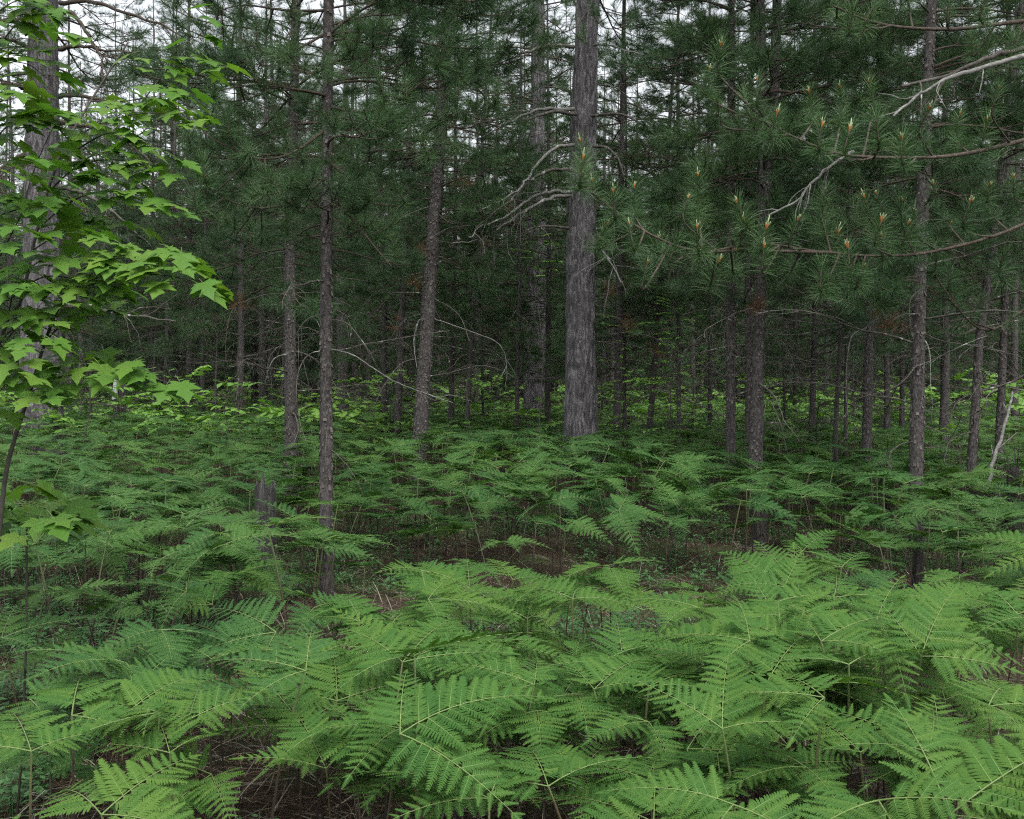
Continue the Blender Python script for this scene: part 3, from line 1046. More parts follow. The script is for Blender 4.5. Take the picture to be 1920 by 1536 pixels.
# near tufts carried by the nearest slender pine and by its left neighbour
for root, pth, tips, s in (
    (root_C, [(614, 240, 8.3), (560, 280, 8.1), (520, 296, 8.0), (470, 295, 7.9), (420, 270, 7.9)], [(387, 213), (430, 213), (527, 230), (453, 253), (442, 290), (400, 330), (500, 330)], 421),
    (root_C, [(614, 120, 8.3), (660, 110, 8.1), (720, 130, 8.0), (770, 110, 7.9)], [(670, 20), (700, 60), (760, 60), (640, 60), (790, 90)], 422),
    (root_C, [(614, 300, 8.3), (660, 330, 8.1), (700, 285, 8.0), (760, 280, 7.9), (800, 240, 7.9)], [(813, 193), (693, 257), (740, 230), (790, 260), (670, 290)], 423),
    (root_C, [(614, 380, 8.3), (650, 400, 8.2), (700, 460, 8.1), (735, 500, 8.0)], [(740, 453)], 424),
    (root_D, [(820, 400, 15.4), (850, 420, 15.0), (880, 400, 14.8)], [(870, 373), (840, 340), (890, 330)], 425),
    (root_C, [(614, 60, 8.3), (560, 90, 8.2), (500, 100, 8.0), (450, 70, 7.9)], [(480, 40), (440, 50), (540, 60), (420, 120), (470, 110)], 426),
    (root_C, [(614, 180, 8.3), (570, 170, 8.1), (480, 160, 8.0), (400, 172, 7.9)], [(400, 140), (450, 150), (500, 130), (380, 190)], 427),
    (root_C, [(614, 330, 8.3), (560, 370, 8.2), (500, 390, 8.1), (440, 380, 8.0), (390, 350, 8.0)], [(380, 300), (420, 340), (470, 350), (520, 350), (360, 360), (440, 400), (540, 400), (490, 420)], 428),
    (root_C, [(614, 20, 8.3), (540, 20, 8.2), (460, 10, 8.1), (410, 20, 8.0)], [(410, 10), (450, -10), (500, 20), (550, -10), (580, 20), (430, 80), (520, 90)], 429),
    (root_C, [(616, 200, 8.3), (680, 210, 8.1), (740, 190, 8.0), (800, 150, 7.9), (850, 120, 7.9)], [(840, 87), (870, 110), (800, 110), (760, 150), (710, 150), (690, 190), (860, 160)], 430),
    (root_C, [(616, 360, 8.3), (660, 400, 8.2), (690, 380, 8.1), (720, 350, 8.1)], [(720, 310), (680, 340), (650, 350), (740, 350)], 431),
    (root_B, [(546, 300, 14.0), (480, 330, 13.6), (420, 320, 13.4), (370, 290, 13.3)], [(350, 250), (390, 270), (430, 280), (480, 290), (370, 300), (460, 330)], 432),
    (root_E, [(1100, 20, 17.0), (1080, 50, 16.2), (1050, 60, 15.8), (1010, 40, 15.5)], [(1000, 10), (1040, 20), (1075, 30), (1060, 0), (1095, 50), (1020, 60)], 434),
    (root_E, [(1105, 10, 17.0), (1130, 50, 16.2), (1170, 50, 15.8), (1210, 20, 15.5)], [(1120, 20), (1150, 10), (1190, 0), (1140, 60), (1105, 0), (1180, 50)], 435),
    (root_D, [(828, 230, 15.4), (880, 240, 15.0), (940, 200, 14.8)], [(880, 190), (930, 160), (900, 230), (850, 190)], 433),
):
    bough(root, pth, tips, 0.012, s, candle=False, size=1.15 if root is root_C else 1.5)

# sprigs of rust-brown dead needles
DEAD_TUFTS = []
for k in range(2):
    mb = MB()
    tuft(mb, (0, 0, 0), (0, 0, 1), 60, 0.15, 0.003, 0.2, 0, 1.2, (20, 120))
    DEAD_TUFTS.append(mb.mesh("dead_tuft", [M_NEEDLE_DEAD]))
for k, (root, d, a, b_) in enumerate((
    (root_E, 17.2, (1112, 520), (1150, 548)), (root_E, 17.2, (1114, 590), (1183, 608)), (root_E, 17.2, (1114, 640), (1238, 664)), (root_E, 17.2, (1070, 400), (945, 398)),
    (root_D, 15.4, (815, 480), (788, 470)), (root_D, 15.4, (808, 520), (772, 532)), (root_D, 15.4, (822, 340), (882, 342)), (root_B, 14.0, (545, 550), (442, 572)),
    (root_H, 14.6, (1632, 560), (1648, 590)), (root_G, 12.4, (1425, 560), (1418, 578)), (root_E, 17.2, (1068, 450), (895, 460)), (root_I, 10.4, (1724, 590), (1660, 612)),
)):
    rr = random.Random(900 + k)
    p0, p1 = P(a[0], a[1], d - 0.05), P(b_[0], b_[1], d - 0.5)
    bo = limb(root, [p0, (p0 + p1) / 2 + Vector((0, 0, 0.05)), p1], 0.008, 0.004, M_DEAD, 2, 950 + k, tl=0.25)
    for j in range(2):
        dirv = ((p1 - p0).normalized() + Vector((rr.gauss(0, 0.4), rr.gauss(0, 0.4), rr.gauss(-0.2, 0.4)))).normalized()
        M = Matrix.Translation(p1 - root.location + dirv * 0.06 * j) @ dirv.to_track_quat('Z', 'Y').to_matrix().to_4x4() @ Matrix.Scale(rr.uniform(0.75, 1.1), 4)
        place("dead_tuft", DEAD_TUFTS[j], bo, M)

# ----------------------------------------------------------------------------
# slim pines of the middle distance: trunk, crown, dead branches
# ----------------------------------------------------------------------------
rng = random.Random(8)
CROWNS = []
for k in range(6):
    H, h0, Lm = [(11, 3.0, 1.5), (12, 3.6, 1.6), (10, 2.6, 1.4), (12.5, 4.2, 1.7), (11.5, 3.3, 1.6), (9.5, 2.4, 1.35)][k]
    CROWNS.append((H, crown_mesh(rng, H, h0 * 0.75, Lm * 1.1, 4, 0.38, 0.8, 15, thin_above=7.5)))
TRUNKS = []
for k in range(4):
    sg = rng.choice((-1, 1))
    TRUNKS.append(trunk_mesh(lambda z, k=k: (0.04 * math.sin(z * 0.8 + k), 0.03 * math.cos(z * 0.6 + k)), 0.1, 12, 12, 0.10, False, 260, 300 + k, flare=0.15))


def mid_pine(u, v, w, lean, d, label, group, i):
    x = (u - CX) / F * d
    root = empty("pine_tree", (x, d, gz(x, d)))
    tag(root, label, "pine tree", group)
    H, cm = CROWNS[i % 6]
    sc = rng.uniform(0.9, 1.2)
    r = w / F * d / 2
    shear = Matrix.Identity(4)
    rot = Matrix.Rotation(math.atan(lean), 4, 'Y') @ Matrix.Rotation(rng.uniform(0, 6.283), 4, 'Z')
    place("trunk", TRUNKS[i % 4], root, rot @ Matrix.Diagonal((r / 0.1, r / 0.1, sc * H / 12, 1)))
    place("crown", cm, root, rot @ Matrix.Scale(sc, 4))
    for k in range(5):
        L, me = DEAD[rng.randrange(len(DEAD))]
        z = rng.uniform(0.7, 3.0)
        place("dead_branch", me, root, branch_matrix(Vector((lean * z, 0, z)), rng.uniform(0, 6.283), rng.uniform(-0.3, 0.3), rng.uniform(0.7, 1.1), rng.uniform(-0.6, 0.6)))
    return root


MID = [
    (450, 778, 15, 0.0, "dark pine trunk directly left of the twin thin trunks, behind the ferns"),
    (490, 765, 12, 0.01, "thin pine, first right of the dark trunk behind the ferns"),
    (512, 752, 9, 0.0, "very thin pine far back, just left of the brown slender pine"),
    (354, 765, 13, 0.0, "dark slim pine standing alone behind the tip of the maple branch"),
    (380, 775, 9, 0.01, "thin grey pine just right of the dark slim pine behind the maple tip"),
    (640, 778, 21, 0.005, "brown pine just behind and right of the nearest thin pine"),
    (721, 792, 11, -0.01, "thin pine, left one of the pair left of the leaning pine"),
    (743, 797, 13, 0.04, "thin leaning pine, right one of the pair left of the leaning trunk"),
    (847, 792, 11, 0.01, "thin dark pine, first right of the leaning flaky pine"),
    (870, 797, 9, 0.06, "very thin sapling-like pine tilting right between leaning and stout pine"),
    (934, 755, 10, 0.0, "far thin pine in the bright gap left of the broad grey trunk"),
    (970, 796, 9, 0.01, "thin pine touching the left side of the broad grey trunk"),
    (1028, 792, 12, 0.0, "reddish thin pine in front of the broad grey trunk's right side"),
    (1154, 807, 17, 0.02, "dark pine, first right of the stout centre pine"),
    (1172, 802, 8, 0.0, "very thin pine touching the dark pine right of the stout pine"),
    (1212, 803, 12, 0.07, "slim pine tilting right behind the broadleaf shrub"),
    (1272, 808, 9, 0.0, "very thin pine midway between the stout pine and the forked pine"),
    (1490, 785, 9, 0.0, "far thin pine, first right of the forked pine"),
    (1522, 812, 12, 0.01, "thin pine behind the ferns, second right of the forked pine"),
    (1563, 832, 9, 0.05, "very thin pine tilting right beside the small dark stump"),
    (1584, 815, 8, 0.02, "very thin pine just right of the tilted one by the small stump"),
    (1662, 802, 12, 0.0, "grey pine trunk behind the jagged double stump"),
    (1690, 800, 10, 0.0, "thin pine just left of the rough-barked pine's foot, far back"),
    (1768, 803, 18, 0.01, "pale grey pine trunk in the bright ferns at the right"),
    (130, 765, 12, 0.0, "thin pine touching the right flank of the massive left pine"),
    (287, 762, 8, 0.0, "very thin grey pine right of the black charred snag"),
    (309, 768, 9, 0.03, "thin pine, second right of the black charred snag"),
    (1905, 790, 14, 0.0, "far pine trunk at the extreme right edge"),
    (1330, 790, 9, 0.0, "far thin pine just left of the thin straight pine"),
    (690, 770, 9, 0.0, "far thin pine right of the brown pine, in the green gap"),
]
for i, (u, v, w, lean, label) in enumerate(MID):
    d = min(33.0, max(15.5, F * (CZ - FERN_TOP) / (v - HY)))
    mid_pine(u, v, w, lean, d, label, "slim pines of the middle distance", i)

# young pines under the tall ones
YOUNG = [(3.4, crown_mesh(rng, 3.4, 0.7, 0.85, 4, 0.26, 0.3, 4)), (2.6, crown_mesh(rng, 2.6, 0.5, 0.75, 4, 0.24, 0.3, 3)), (4.2, crown_mesh(rng, 4.2, 1.0, 0.95, 4, 0.28, 0.4, 5))]
for i, (u, d, label) in enumerate((
    (170, 24, "young green pine under the tall trees behind the maple branch"), (405, 25, "young green pine behind the thin grey trunk left of centre"), (530, 26, "young green pine behind the brown slender pine"),
    (680, 22, "young green pine in the gap behind the nearest thin pine"), (770, 25, "young green pine behind the leaning pine"), (905, 23, "young green pine between the leaning pine and the broad grey trunk"),
    (1130, 25, "young green pine touching the right flank of the stout pine, behind"), (1300, 26, "young green pine left of the thin straight pine"),
    (1470, 23, "young green pine right of the forked pine"), (1600, 25, "young green pine behind the thin tilted pines"), (1690, 22, "young green pine left of the rough-barked pine"),
    (1790, 24, "young green pine behind the pine leaning right"), (290, 27, "young green pine far back right of the snag"), (1550, 28, "young green pine far back above the small stump"),
)):
    x = (u - CX) / F * d
    root = empty("young_pine", (x, d, gz(x, d)))
    tag(root, label, "young pine", "young pines under the tall ones")
    H, cm = YOUNG[i % 3]
    sc = rng.uniform(0.85, 1.15)
    place("trunk", TRUNKS[i % 4], root, Matrix.Diagonal((0.3, 0.3, sc * H / 12, 1)))
    place("crown", cm, root, Matrix.Rotation(rng.uniform(0, 6.283), 4, 'Z') @ Matrix.Scale(sc, 4))

# a second broad old trunk farther back
root_X, path_X = near_pine([(1000, 790), (1004, 640), (1008, 200)], 25.0, 38, 18, "broad grey old trunk far behind, left of the stout pine", old=True, hlive=4.2, Lmax=2.2, ndead=4, seed=41, dead_lo=2.0, step=0.4, per=4)

# ----------------------------------------------------------------------------
# pines that close the view
# ----------------------------------------------------------------------------
rng = random.Random(15)
FAR_CROWNS = []
for k in range(5):
    H, h0, Lm = [(12, 0.9, 2.3), (13.5, 1.6, 2.4), (10, 0.5, 2.2), (14, 2.0, 2.5), (11, 1.0, 2.2)][k]
    FAR_CROWNS.append((H, crown_mesh(rng, H, h0, Lm, 4, 0.42, 0.6, 12)))
spots = [((u - CX) / F * d, d) for u, d in ((150, 36), (200, 41), (255, 37), (300, 44), (180, 50), (330, 38), (20, 39), (-30, 45))]
tries = 0
while len(spots) < 230 and tries < 20000:
    tries += 1
    d = 32 + 53 * rng.random() ** 1.1
    x = rng.uniform(-0.5, 0.5) * d
    if x / d > 0.2 and d < 40 and rng.random() < 0.55:
        continue
    if all((x - a) ** 2 + (d - b_) ** 2 > 2.2 ** 2 for a, b_ in spots):
        spots.append((x, d))
for i, (x, d) in enumerate(spots):
    root = empty("pine_tree", (x, d, gz(x, d)))
    u = CX + x / d * F
    col = ("left of the massive left pine" if u < 70 else ("between the massive left pine and the brown slender pine" if u < 540 else ("between the nearest pine and the leaning pine" if u < 800 else ("between the leaning pine and the stout pine" if u < 1090 else ("between the stout pine and the forked pine" if u < 1410 else ("between the forked pine and the rough-barked pine" if u < 1720 else "right of the rough-barked pine"))))))
    tag(root, "far pine " + col, "pine tree", "far pines " + col)
    H, cm = FAR_CROWNS[i % 5]
    s = rng.uniform(0.85, 1.15) * (1.0 if d < 45 else 1.3)
    rz = Matrix.Rotation(rng.uniform(0, 6.283), 4, 'Z')
    r = rng.uniform(0.06, 0.13)
    place("trunk", TRUNKS[i % 4], root, rz @ Matrix.Diagonal((r / 0.1, r / 0.1, s * H / 12, 1)))
    place("crown", cm, root, rz @ Matrix.Scale(s, 4))

# ----------------------------------------------------------------------------
# stumps, snag, leaning pole
# ----------------------------------------------------------------------------


def stump(u, vtop, d, w, label, name="tree_stump", mat=None, seed=0, jag=0.25, lean=0.0, cat="stump", pale=False):
    r = w / F * d / 2
    x = (u - CX) / F * d
    H = CZ + (HY - vtop) / F * d
    z0 = gz(x, d)
    sides, rows = 28, 22
    th = np.arange(sides) * 2 * np.pi / sides
    rg = np.random.default_rng(seed)
    top = H * (1 - jag * vnoise(np.stack([np.cos(th) * 1.7 + 5, np.sin(th) * 1.7 + 5, np.full(sides, seed * 3.3)], -1), seed) - jag * 0.35 * rg.random(sides))
    top[np.argmax(top)] = H
    V = []
    for i in range(rows + 1):
        t = i / rows
        z = -0.15 + (top + 0.15) * t
        rad = r * (1 + 0.35 * np.exp(-np.clip(z, 0, None) / 0.12)) * (1 - 0.12 * t)
        rad = rad + r * 0.35 * (vnoise(np.stack([np.cos(th) * 6 + 9, np.sin(th) * 6 + 9, z * 2.5 + seed], -1), seed + 1) - 0.5)
        V.append(np.stack([np.cos(th) * rad + lean * z, np.sin(th) * rad, z], -1))
    # hollow: inner wall down from the rim
    for f, dz in ((0.72, 0.02), (0.5, H * 0.22)):
        V.append(np.stack([np.cos(th) * r * f + lean * top, np.sin(th) * r * f, top - dz], -1))
    V.append(np.array([[lean * H * 0.6, 0, H * 0.55]]))
    V = np.concatenate(V)
    nr = rows + 3
    Q, T = [], []
    for i in range(nr - 1):
        for k in range(sides):
            k2 = (k + 1) % sides
            Q.append((i * sides + k, i * sides + k2, (i + 1) * sides + k2, (i + 1) * sides + k))
    for k in range(sides):
        T.append(((nr - 1) * sides + k, (nr - 1) * sides + (k + 1) % sides, nr * sides))
    mb = MB()
    mb.add(V, T, Q)
    o = place(name, mb.mesh(name, [mat or M_STUMP], False))
    o.location = (x, d, z0)
    tag(o, label, cat)
    if pale:
        m2 = MB()
        # a sliver of bare split wood up the front of the snag
        pts = [(-0.75, 0.66), (0.0, 0.68), (-0.05, 0.86), (-0.3, 1.03), (-0.6, 0.88)]
        fr = [(a * r, -r * 1.16 - 0.01, b_ * H) for a, b_ in pts]
        bk = [(a * r, -r * 0.55, b_ * H) for a, b_ in pts]
        n = len(pts)
        V = fr + bk
        T = [(0, i, i + 1) for i in range(1, n - 1)]
        Q = [(i, (i + 1) % n, (i + 1) % n + n, i + n) for i in range(n)]
        m2.add(V, T, Q)
        place("split_face", m2.mesh("split_face", [M_PALEWOOD]), o)
    return o


stump(497, 872, 9.6, 44, "dark weathered stump standing in ferns left of the nearest pine", seed=1, jag=0.25)
stump(224, 712, 25.0, 24, "black charred snag with a pale split face beyond the ferns", "charred_snag", M_CHAR, 2, 0.2, cat="snag", pale=True)
stump(1567, 812, 13.5, 12, "small dark stump beside the thin tilted pines", mat=M_CHAR, seed=3, jag=0.4)
stump(1648, 824, 13.2, 18, "left half of the jagged double stump in the right ferns", mat=M_STUMP, seed=4, jag=0.45)
stump(1666, 820, 13.3, 20, "right half of the jagged double stump in the right ferns", mat=M_CHAR, seed=5, jag=0.5)
stump(1899, 836, 11.6, 24, "dark pointed stump at the right edge", mat=M_CHAR, seed=6, jag=0.5)
stump(1424, 952, 10.6, 30, "low dark stump among ferns below the forked pine", mat=M_CHAR, seed=7, jag=0.12)
stump(1722, 985, 8.6, 20, "black broken stub by the bare patch at the right", mat=M_CHAR, seed=8, jag=0.2)
# pale pole that leans at the right edge
pole = empty("leaning_pole", P(1855, 890, 11.2))
tag(pole, "pale weathered dead pole leaning against the trees at the right edge", "dead pole")
limb(pole, [P(1848, 925, 11.1), P(1858, 885, 11.1), P(1872, 835, 11.2), P(1888, 780, 11.3), P(1898, 735, 11.4)], 0.024, 0.012, M_SILVER, 3, 430, name="shaft", tl=0.3)

# ----------------------------------------------------------------------------
# maple sapling on the left, leaf by leaf
# ----------------------------------------------------------------------------


def maple_leaf(seed, n_tooth=True):
    rng = random.Random(seed)
    # half outline from the stalk to the tip of the middle lobe (x along, y out)
    half = [(0.0, 0.0), (-0.06, 0.14), (-0.10, 0.30), (0.05, 0.27), (0.10, 0.46), (0.16, 0.40), (0.36, 0.60), (0.40, 0.44), (0.38, 0.34), (0.42, 0.17),
            (0.56, 0.27), (0.62, 0.31), (0.66, 0.20), (0.76, 0.13), (1.0, 0.0)]
    pts = []
    for s in (1, -1):
        seq = half if s == 1 else list(reversed(half[1:-1]))
        for (x, y) in seq:
            pts.append((x + rng.uniform(-0.02, 0.02), s * y * rng.uniform(0.9, 1.08)))
    fold, droop = rng.uniform(0.04, 0.2), rng.uniform(0.08, 0.28)

    def z(x, y):
        return 0.10 + fold * abs(y) * 0.55 - droop * (x - 0.2) ** 2 - 0.35 * max(0, abs(y) - 0.25) ** 1.3 + 0.015 * math.sin(9 * y + seed)
    V = [(x, y, z(x, y)) for x, y in pts]
    mid = [(0.12, 0, z(0.12, 0)), (0.30, 0, z(0.3, 0)), (0.5, 0, z(0.5, 0)), (0.72, 0, z(0.72, 0))]
    m0 = len(V)
    V += mid
    n = len(pts)
    T = []
    for i in range(n):
        j = (i + 1) % n

        def near(k):
            return min(range(4), key=lambda q: abs(mid[q][0] - pts[k][0] * 0.85))
        a_, b_ = near(i), near(j)
        T.append((i, j, m0 + a_))
        if a_ != b_:
            T.append((j, m0 + b_, m0 + a_))
    mb = MB()
    mb.add(V, T)
    # stalk
    tube(mb, [(-0.55, 0, -0.02), (-0.25, 0, 0.05), (0.02, 0, z(0, 0))], [0.011, 0.010, 0.010], 4, 1)
    return mb


LEAVES = [maple_leaf(s).mesh("leaf", [M_MAPLE, M_STALK_G]) for s in range(6)]


def leaf_spray(root, path, r0, nleaf, size, seed, start=0.25, name="branch", extra=()):
    """a twig through photo points with pairs of leaves held out flat"""
    rng = random.Random(seed)
    base = root.location
    q = catmull([P(*p) - base for p in path], 6)
    n = len(q)
    mb = MB()
    tube(mb, q, [r0 * (1 - 0.8 * i / (n - 1)) for i in range(n)], 6)
    bo = place(name, mb.mesh(name, [M_SAPLING], True), root)
    for k in range(nleaf):
        t = start + (1 - start) * (k + rng.random() * 0.7) / nleaf
        f = min(t, 0.999) * (n - 1)
        i = int(f)
        p = q[i].lerp(q[i + 1], f - i)
        d = (q[i + 1] - q[i]).normalized()
        az = math.atan2(d.y, d.x) + (1 if k % 2 else -1) * rng.uniform(0.3, 1.5)
        if k >= nleaf - 1:
            az = math.atan2(d.y, d.x) + rng.uniform(-0.3, 0.3)
        if rng.random() < 0.6:
            az = -math.pi / 2 + rng.gauss(0.25, 0.7)
        s = size * rng.uniform(0.75, 1.25)
        off = Vector((math.cos(az), math.sin(az), 0)) * s * 0.6 + Vector((0, 0, rng.uniform(-0.05, 0.05)))
        M = Matrix.Translation(p + off) @ Matrix.Rotation(az, 4, 'Z') @ Matrix.Rotation(rng.uniform(0.15, 0.65), 4, 'Y') @ Matrix.Rotation(rng.gauss(0, 0.22), 4, 'X') @ Matrix.Scale(s, 4)
        place("leaf", LEAVES[rng.randrange(6)], bo, M)
    return bo


dm = 4.5
sap = empty("maple_sapling", P(-40, 690 + F * CZ / dm, dm))
sap.location.z = gz(sap.location.x, dm)
tag(sap, "young maple sapling with bright green lobed leaves filling the left edge", "maple sapling")
b0 = sap.location
mb = MB()
st = catmull([Vector(p) - b0 for p in ((b0.x, b0.y, b0.z - 0.05), P(-14, 1150, dm), P(8, 910, dm), P(30, 815, dm), P(58, 730, dm), P(85, 640, dm), P(112, 575, dm), P(150, 545, dm))], 6)
tube(mb, st, [0.0115 - 0.0065 * i / (len(st) - 1) for i in range(len(st))], 8)
place("stem", mb.mesh("stem", [M_SAPLING], True), sap)
sap2 = empty("maple_sapling", P(-90, 690 + F * CZ / 4.7, 4.7))
sap2.location.z = gz(sap2.location.x, 4.7)
tag(sap2, "taller maple sapling behind, spreading leaf layers over the massive left trunk", "maple sapling")
b0 = sap2.location
mb = MB()
st2 = catmull([Vector(p) - b0 for p in ((b0.x, b0.y, b0.z - 0.05), P(-60, 1100, 4.7), P(-30, 860, 4.7), P(-16, 700, 4.6), P(14, 600, 4.6), P(40, 560, 4.6), P(70, 430, 4.7), P(110, 300, 4.8), P(170, 190, 4.9), P(240, 80, 5.0))], 6)
tube(mb, st2, [0.012 - 0.008 * i / (len(st2) - 1) for i in range(len(st2))], 7)
place("stem", mb.mesh("stem", [M_SAPLING], True), sap2)
SPRAYS = [
    # path (u, v, d), radius, leaves, size
    ([(112, 575, 4.5), (180, 530, 4.4), (260, 515, 4.35), (330, 520, 4.3), (375, 540, 4.3)], 0.005, 17, 0.115),
    ([(112, 575, 4.5), (160, 500, 4.45), (220, 480, 4.4), (300, 480, 4.4), (350, 495, 4.4)], 0.005, 14, 0.11),
    ([(60, 725, 4.5), (120, 705, 4.4), (200, 695, 4.35), (270, 705, 4.3), (330, 722, 4.3)], 0.005, 15, 0.11),
    ([(40, 790, 4.5), (60, 735, 4.3), (90, 730, 4.2)], 0.004, 5, 0.10),
    ([(70, 430, 4.7), (130, 380, 4.65), (190, 360, 4.6), (250, 370, 4.6), (300, 395, 4.6)], 0.004, 12, 0.11),
    ([(90, 360, 4.75), (150, 310, 4.7), (220, 300, 4.7), (290, 315, 4.65), (335, 325, 4.65)], 0.004, 14, 0.11),
    ([(110, 300, 4.8), (170, 240, 4.8), (250, 215, 4.8), (320, 215, 4.8), (375, 235, 4.8)], 0.004, 14, 0.105),
    ([(170, 190, 4.9), (230, 190, 4.9), (300, 180, 4.9), (360, 180, 4.9)], 0.004, 12, 0.10),
    ([(240, 120, 5.0), (300, 130, 5.0), (350, 125, 5.0), (400, 135, 5.0)], 0.003, 8, 0.10),
    ([(260, 200, 5.0), (330, 110, 5.0), (370, 70, 5.0), (400, 38, 5.0)], 0.003, 6, 0.095),
    ([(0, 480, 4.6), (40, 400, 4.5), (60, 330, 4.5), (100, 240, 4.5), (130, 230, 4.5)], 0.004, 12, 0.11),
    ([(-30, 300, 4.5), (10, 240, 4.45), (60, 225, 4.4), (110, 235, 4.4)], 0.004, 10, 0.11),
    ([(-30, 150, 4.5), (10, 70, 4.45), (50, 35, 4.4), (100, 30, 4.4), (140, 110, 4.4)], 0.004, 13, 0.11),
    ([(-40, 240, 4.5), (0, 130, 4.4), (50, 120, 4.4), (90, 150, 4.4)], 0.004, 9, 0.11),
    ([(14, 600, 4.6), (30, 530, 4.5), (60, 500, 4.45), (120, 460, 4.4), (180, 455, 4.4)], 0.004, 13, 0.11),
    ([(-20, 680, 4.5), (10, 630, 4.4), (40, 610, 4.35), (80, 620, 4.3)], 0.004, 9, 0.105),
    ([(-20, 700, 4.5), (20, 670, 4.3), (60, 650, 4.25), (90, 660, 4.2)], 0.004, 7, 0.10),
    ([(85, 640, 4.5), (130, 600, 4.6), (190, 590, 4.7), (240, 570, 4.7)], 0.004, 9, 0.10),
    ([(-30, 420, 4.5), (10, 400, 4.4), (60, 390, 4.4), (110, 400, 4.4)], 0.004, 9, 0.11),
    ([(130, 290, 4.8), (200, 250, 4.7), (250, 260, 4.7), (300, 270, 4.7)], 0.004, 9, 0.10),
    ([(60, 470, 4.7), (130, 430, 4.8), (200, 420, 4.8), (260, 440, 4.8)], 0.004, 9, 0.10),
    ([(-30, 560, 4.4), (20, 540, 4.3), (70, 545, 4.3)], 0.004, 6, 0.10),
    ([(30, 800, 4.5), (-10, 760, 4.4), (10, 720, 4.3), (30, 700, 4.3)], 0.003, 6, 0.10),
]
for i, (pth, r, nl, sz) in enumerate(SPRAYS):
    leaf_spray(sap if pth[0][1] > 460 else sap2, pth, r, int(nl * 1.9), sz * 0.98, 500 + i, 0.08)
for i, pth in enumerate(([(20, 560, 4.5), (80, 520, 4.4), (150, 525, 4.4), (210, 540, 4.4)], [(10, 640, 4.5), (60, 585, 4.4), (120, 580, 4.4)], [(60, 725, 4.5), (110, 690, 4.6), (170, 680, 4.7), (220, 690, 4.7)],
                         [(-40, 380, 4.4), (0, 330, 4.3), (40, 310, 4.3), (90, 320, 4.3)], [(-40, 180, 4.4), (0, 190, 4.3), (40, 180, 4.3)], [(110, 300, 4.8), (150, 270, 4.7), (200, 330, 4.6), (240, 350, 4.6)],
                         [(-40, 60, 4.4), (0, 20, 4.3), (40, 0, 4.3), (90, 10, 4.3)], [(-40, 470, 4.4), (0, 450, 4.3), (50, 440, 4.3)])):
    leaf_spray(sap if pth[0][1] > 460 else sap2, pth, 0.004, 11, 0.105, 530 + i, 0.08)

# low maple seedling among the ferns at the left
seed_d = 4.9
sd1 = empty("maple_seedling", (P(40, 1000, seed_d).x, seed_d, 0))
sd1.location.z = gz(sd1.location.x, seed_d)
tag(sd1, "low maple seedling with pale green leaves among ferns below the sapling", "maple seedling")
mb = MB()
q = catmull([Vector((0, 0, -0.03)), Vector((0.02, 0, 0.4)), P(50, 985, seed_d) - sd1.location], 5)
tube(mb, q, [0.006 - 0.002 * i / (len(q) - 1) for i in range(len(q))], 6)
place("stem", mb.mesh("stem", [M_SAPLING], True), sd1)
for i, pth in enumerate(([(50, 985, 4.9), (20, 960, 4.8), (-10, 950, 4.7)], [(50, 985, 4.9), (80, 960, 4.8), (120, 960, 4.8)], [(50, 990, 4.9), (30, 940, 5.0), (20, 920, 5.1)], [(50, 985, 4.9), (60, 980, 4.6), (90, 985, 4.4)])):
    leaf_spray(sd1, pth, 0.003, 9, 0.14, 560 + i, 0.3)

# ----------------------------------------------------------------------------
# broadleaf shrubs of the understory
# ----------------------------------------------------------------------------


def small_spray(rng, L, n, size):
    mb = MB()
    tube(mb, [(0, 0, 0), (L * 0.5, 0, 0.04 * L), (L, 0, -0.03 * L)], [0.005, 0.004, 0.002], 4, 1)
    for k in range(n):
        t = 0.2 + 0.8 * (k + rng.random()) / n
        az = (1 if k % 2 else -1) * rng.uniform(0.4, 1.3)
        s = size * rng.uniform(0.7, 1.25)
        M = Matrix.Translation((L * t, 0, 0.04 * L * (1 - t))) @ Matrix.Rotation(az, 4, 'Z') @ Matrix.Rotation(rng.uniform(-0.05, 0.5), 4, 'Y') @ Matrix.Rotation(rng.gauss(0, 0.35), 4, 'X')
        pts = [(0.1, 0, 0), (0.5, -0.36, -0.05), (0.62, -0.3, -0.02), (1.15, 0, -0.16), (0.62, 0.3, -0.02), (0.5, 0.36, -0.05), (0.55, 0, 0.05)]
        V = [tuple(M @ (Vector(p) * s)) for p in pts]
        mb.add(V, [(0, 1, 6), (1, 2, 6), (2, 3, 6), (3, 4, 6), (4, 5, 6), (5, 0, 6)], None, 0)
    return mb


rng = random.Random(33)
SHRUB_SPRAY = [small_spray(rng, L, n, s).mesh("leafy_branch", [M_SHRUB, M_SAPLING]) for L, n, s in ((0.9, 26, 0.085), (0.7, 20, 0.08), (1.1, 30, 0.09), (0.5, 14, 0.08))]


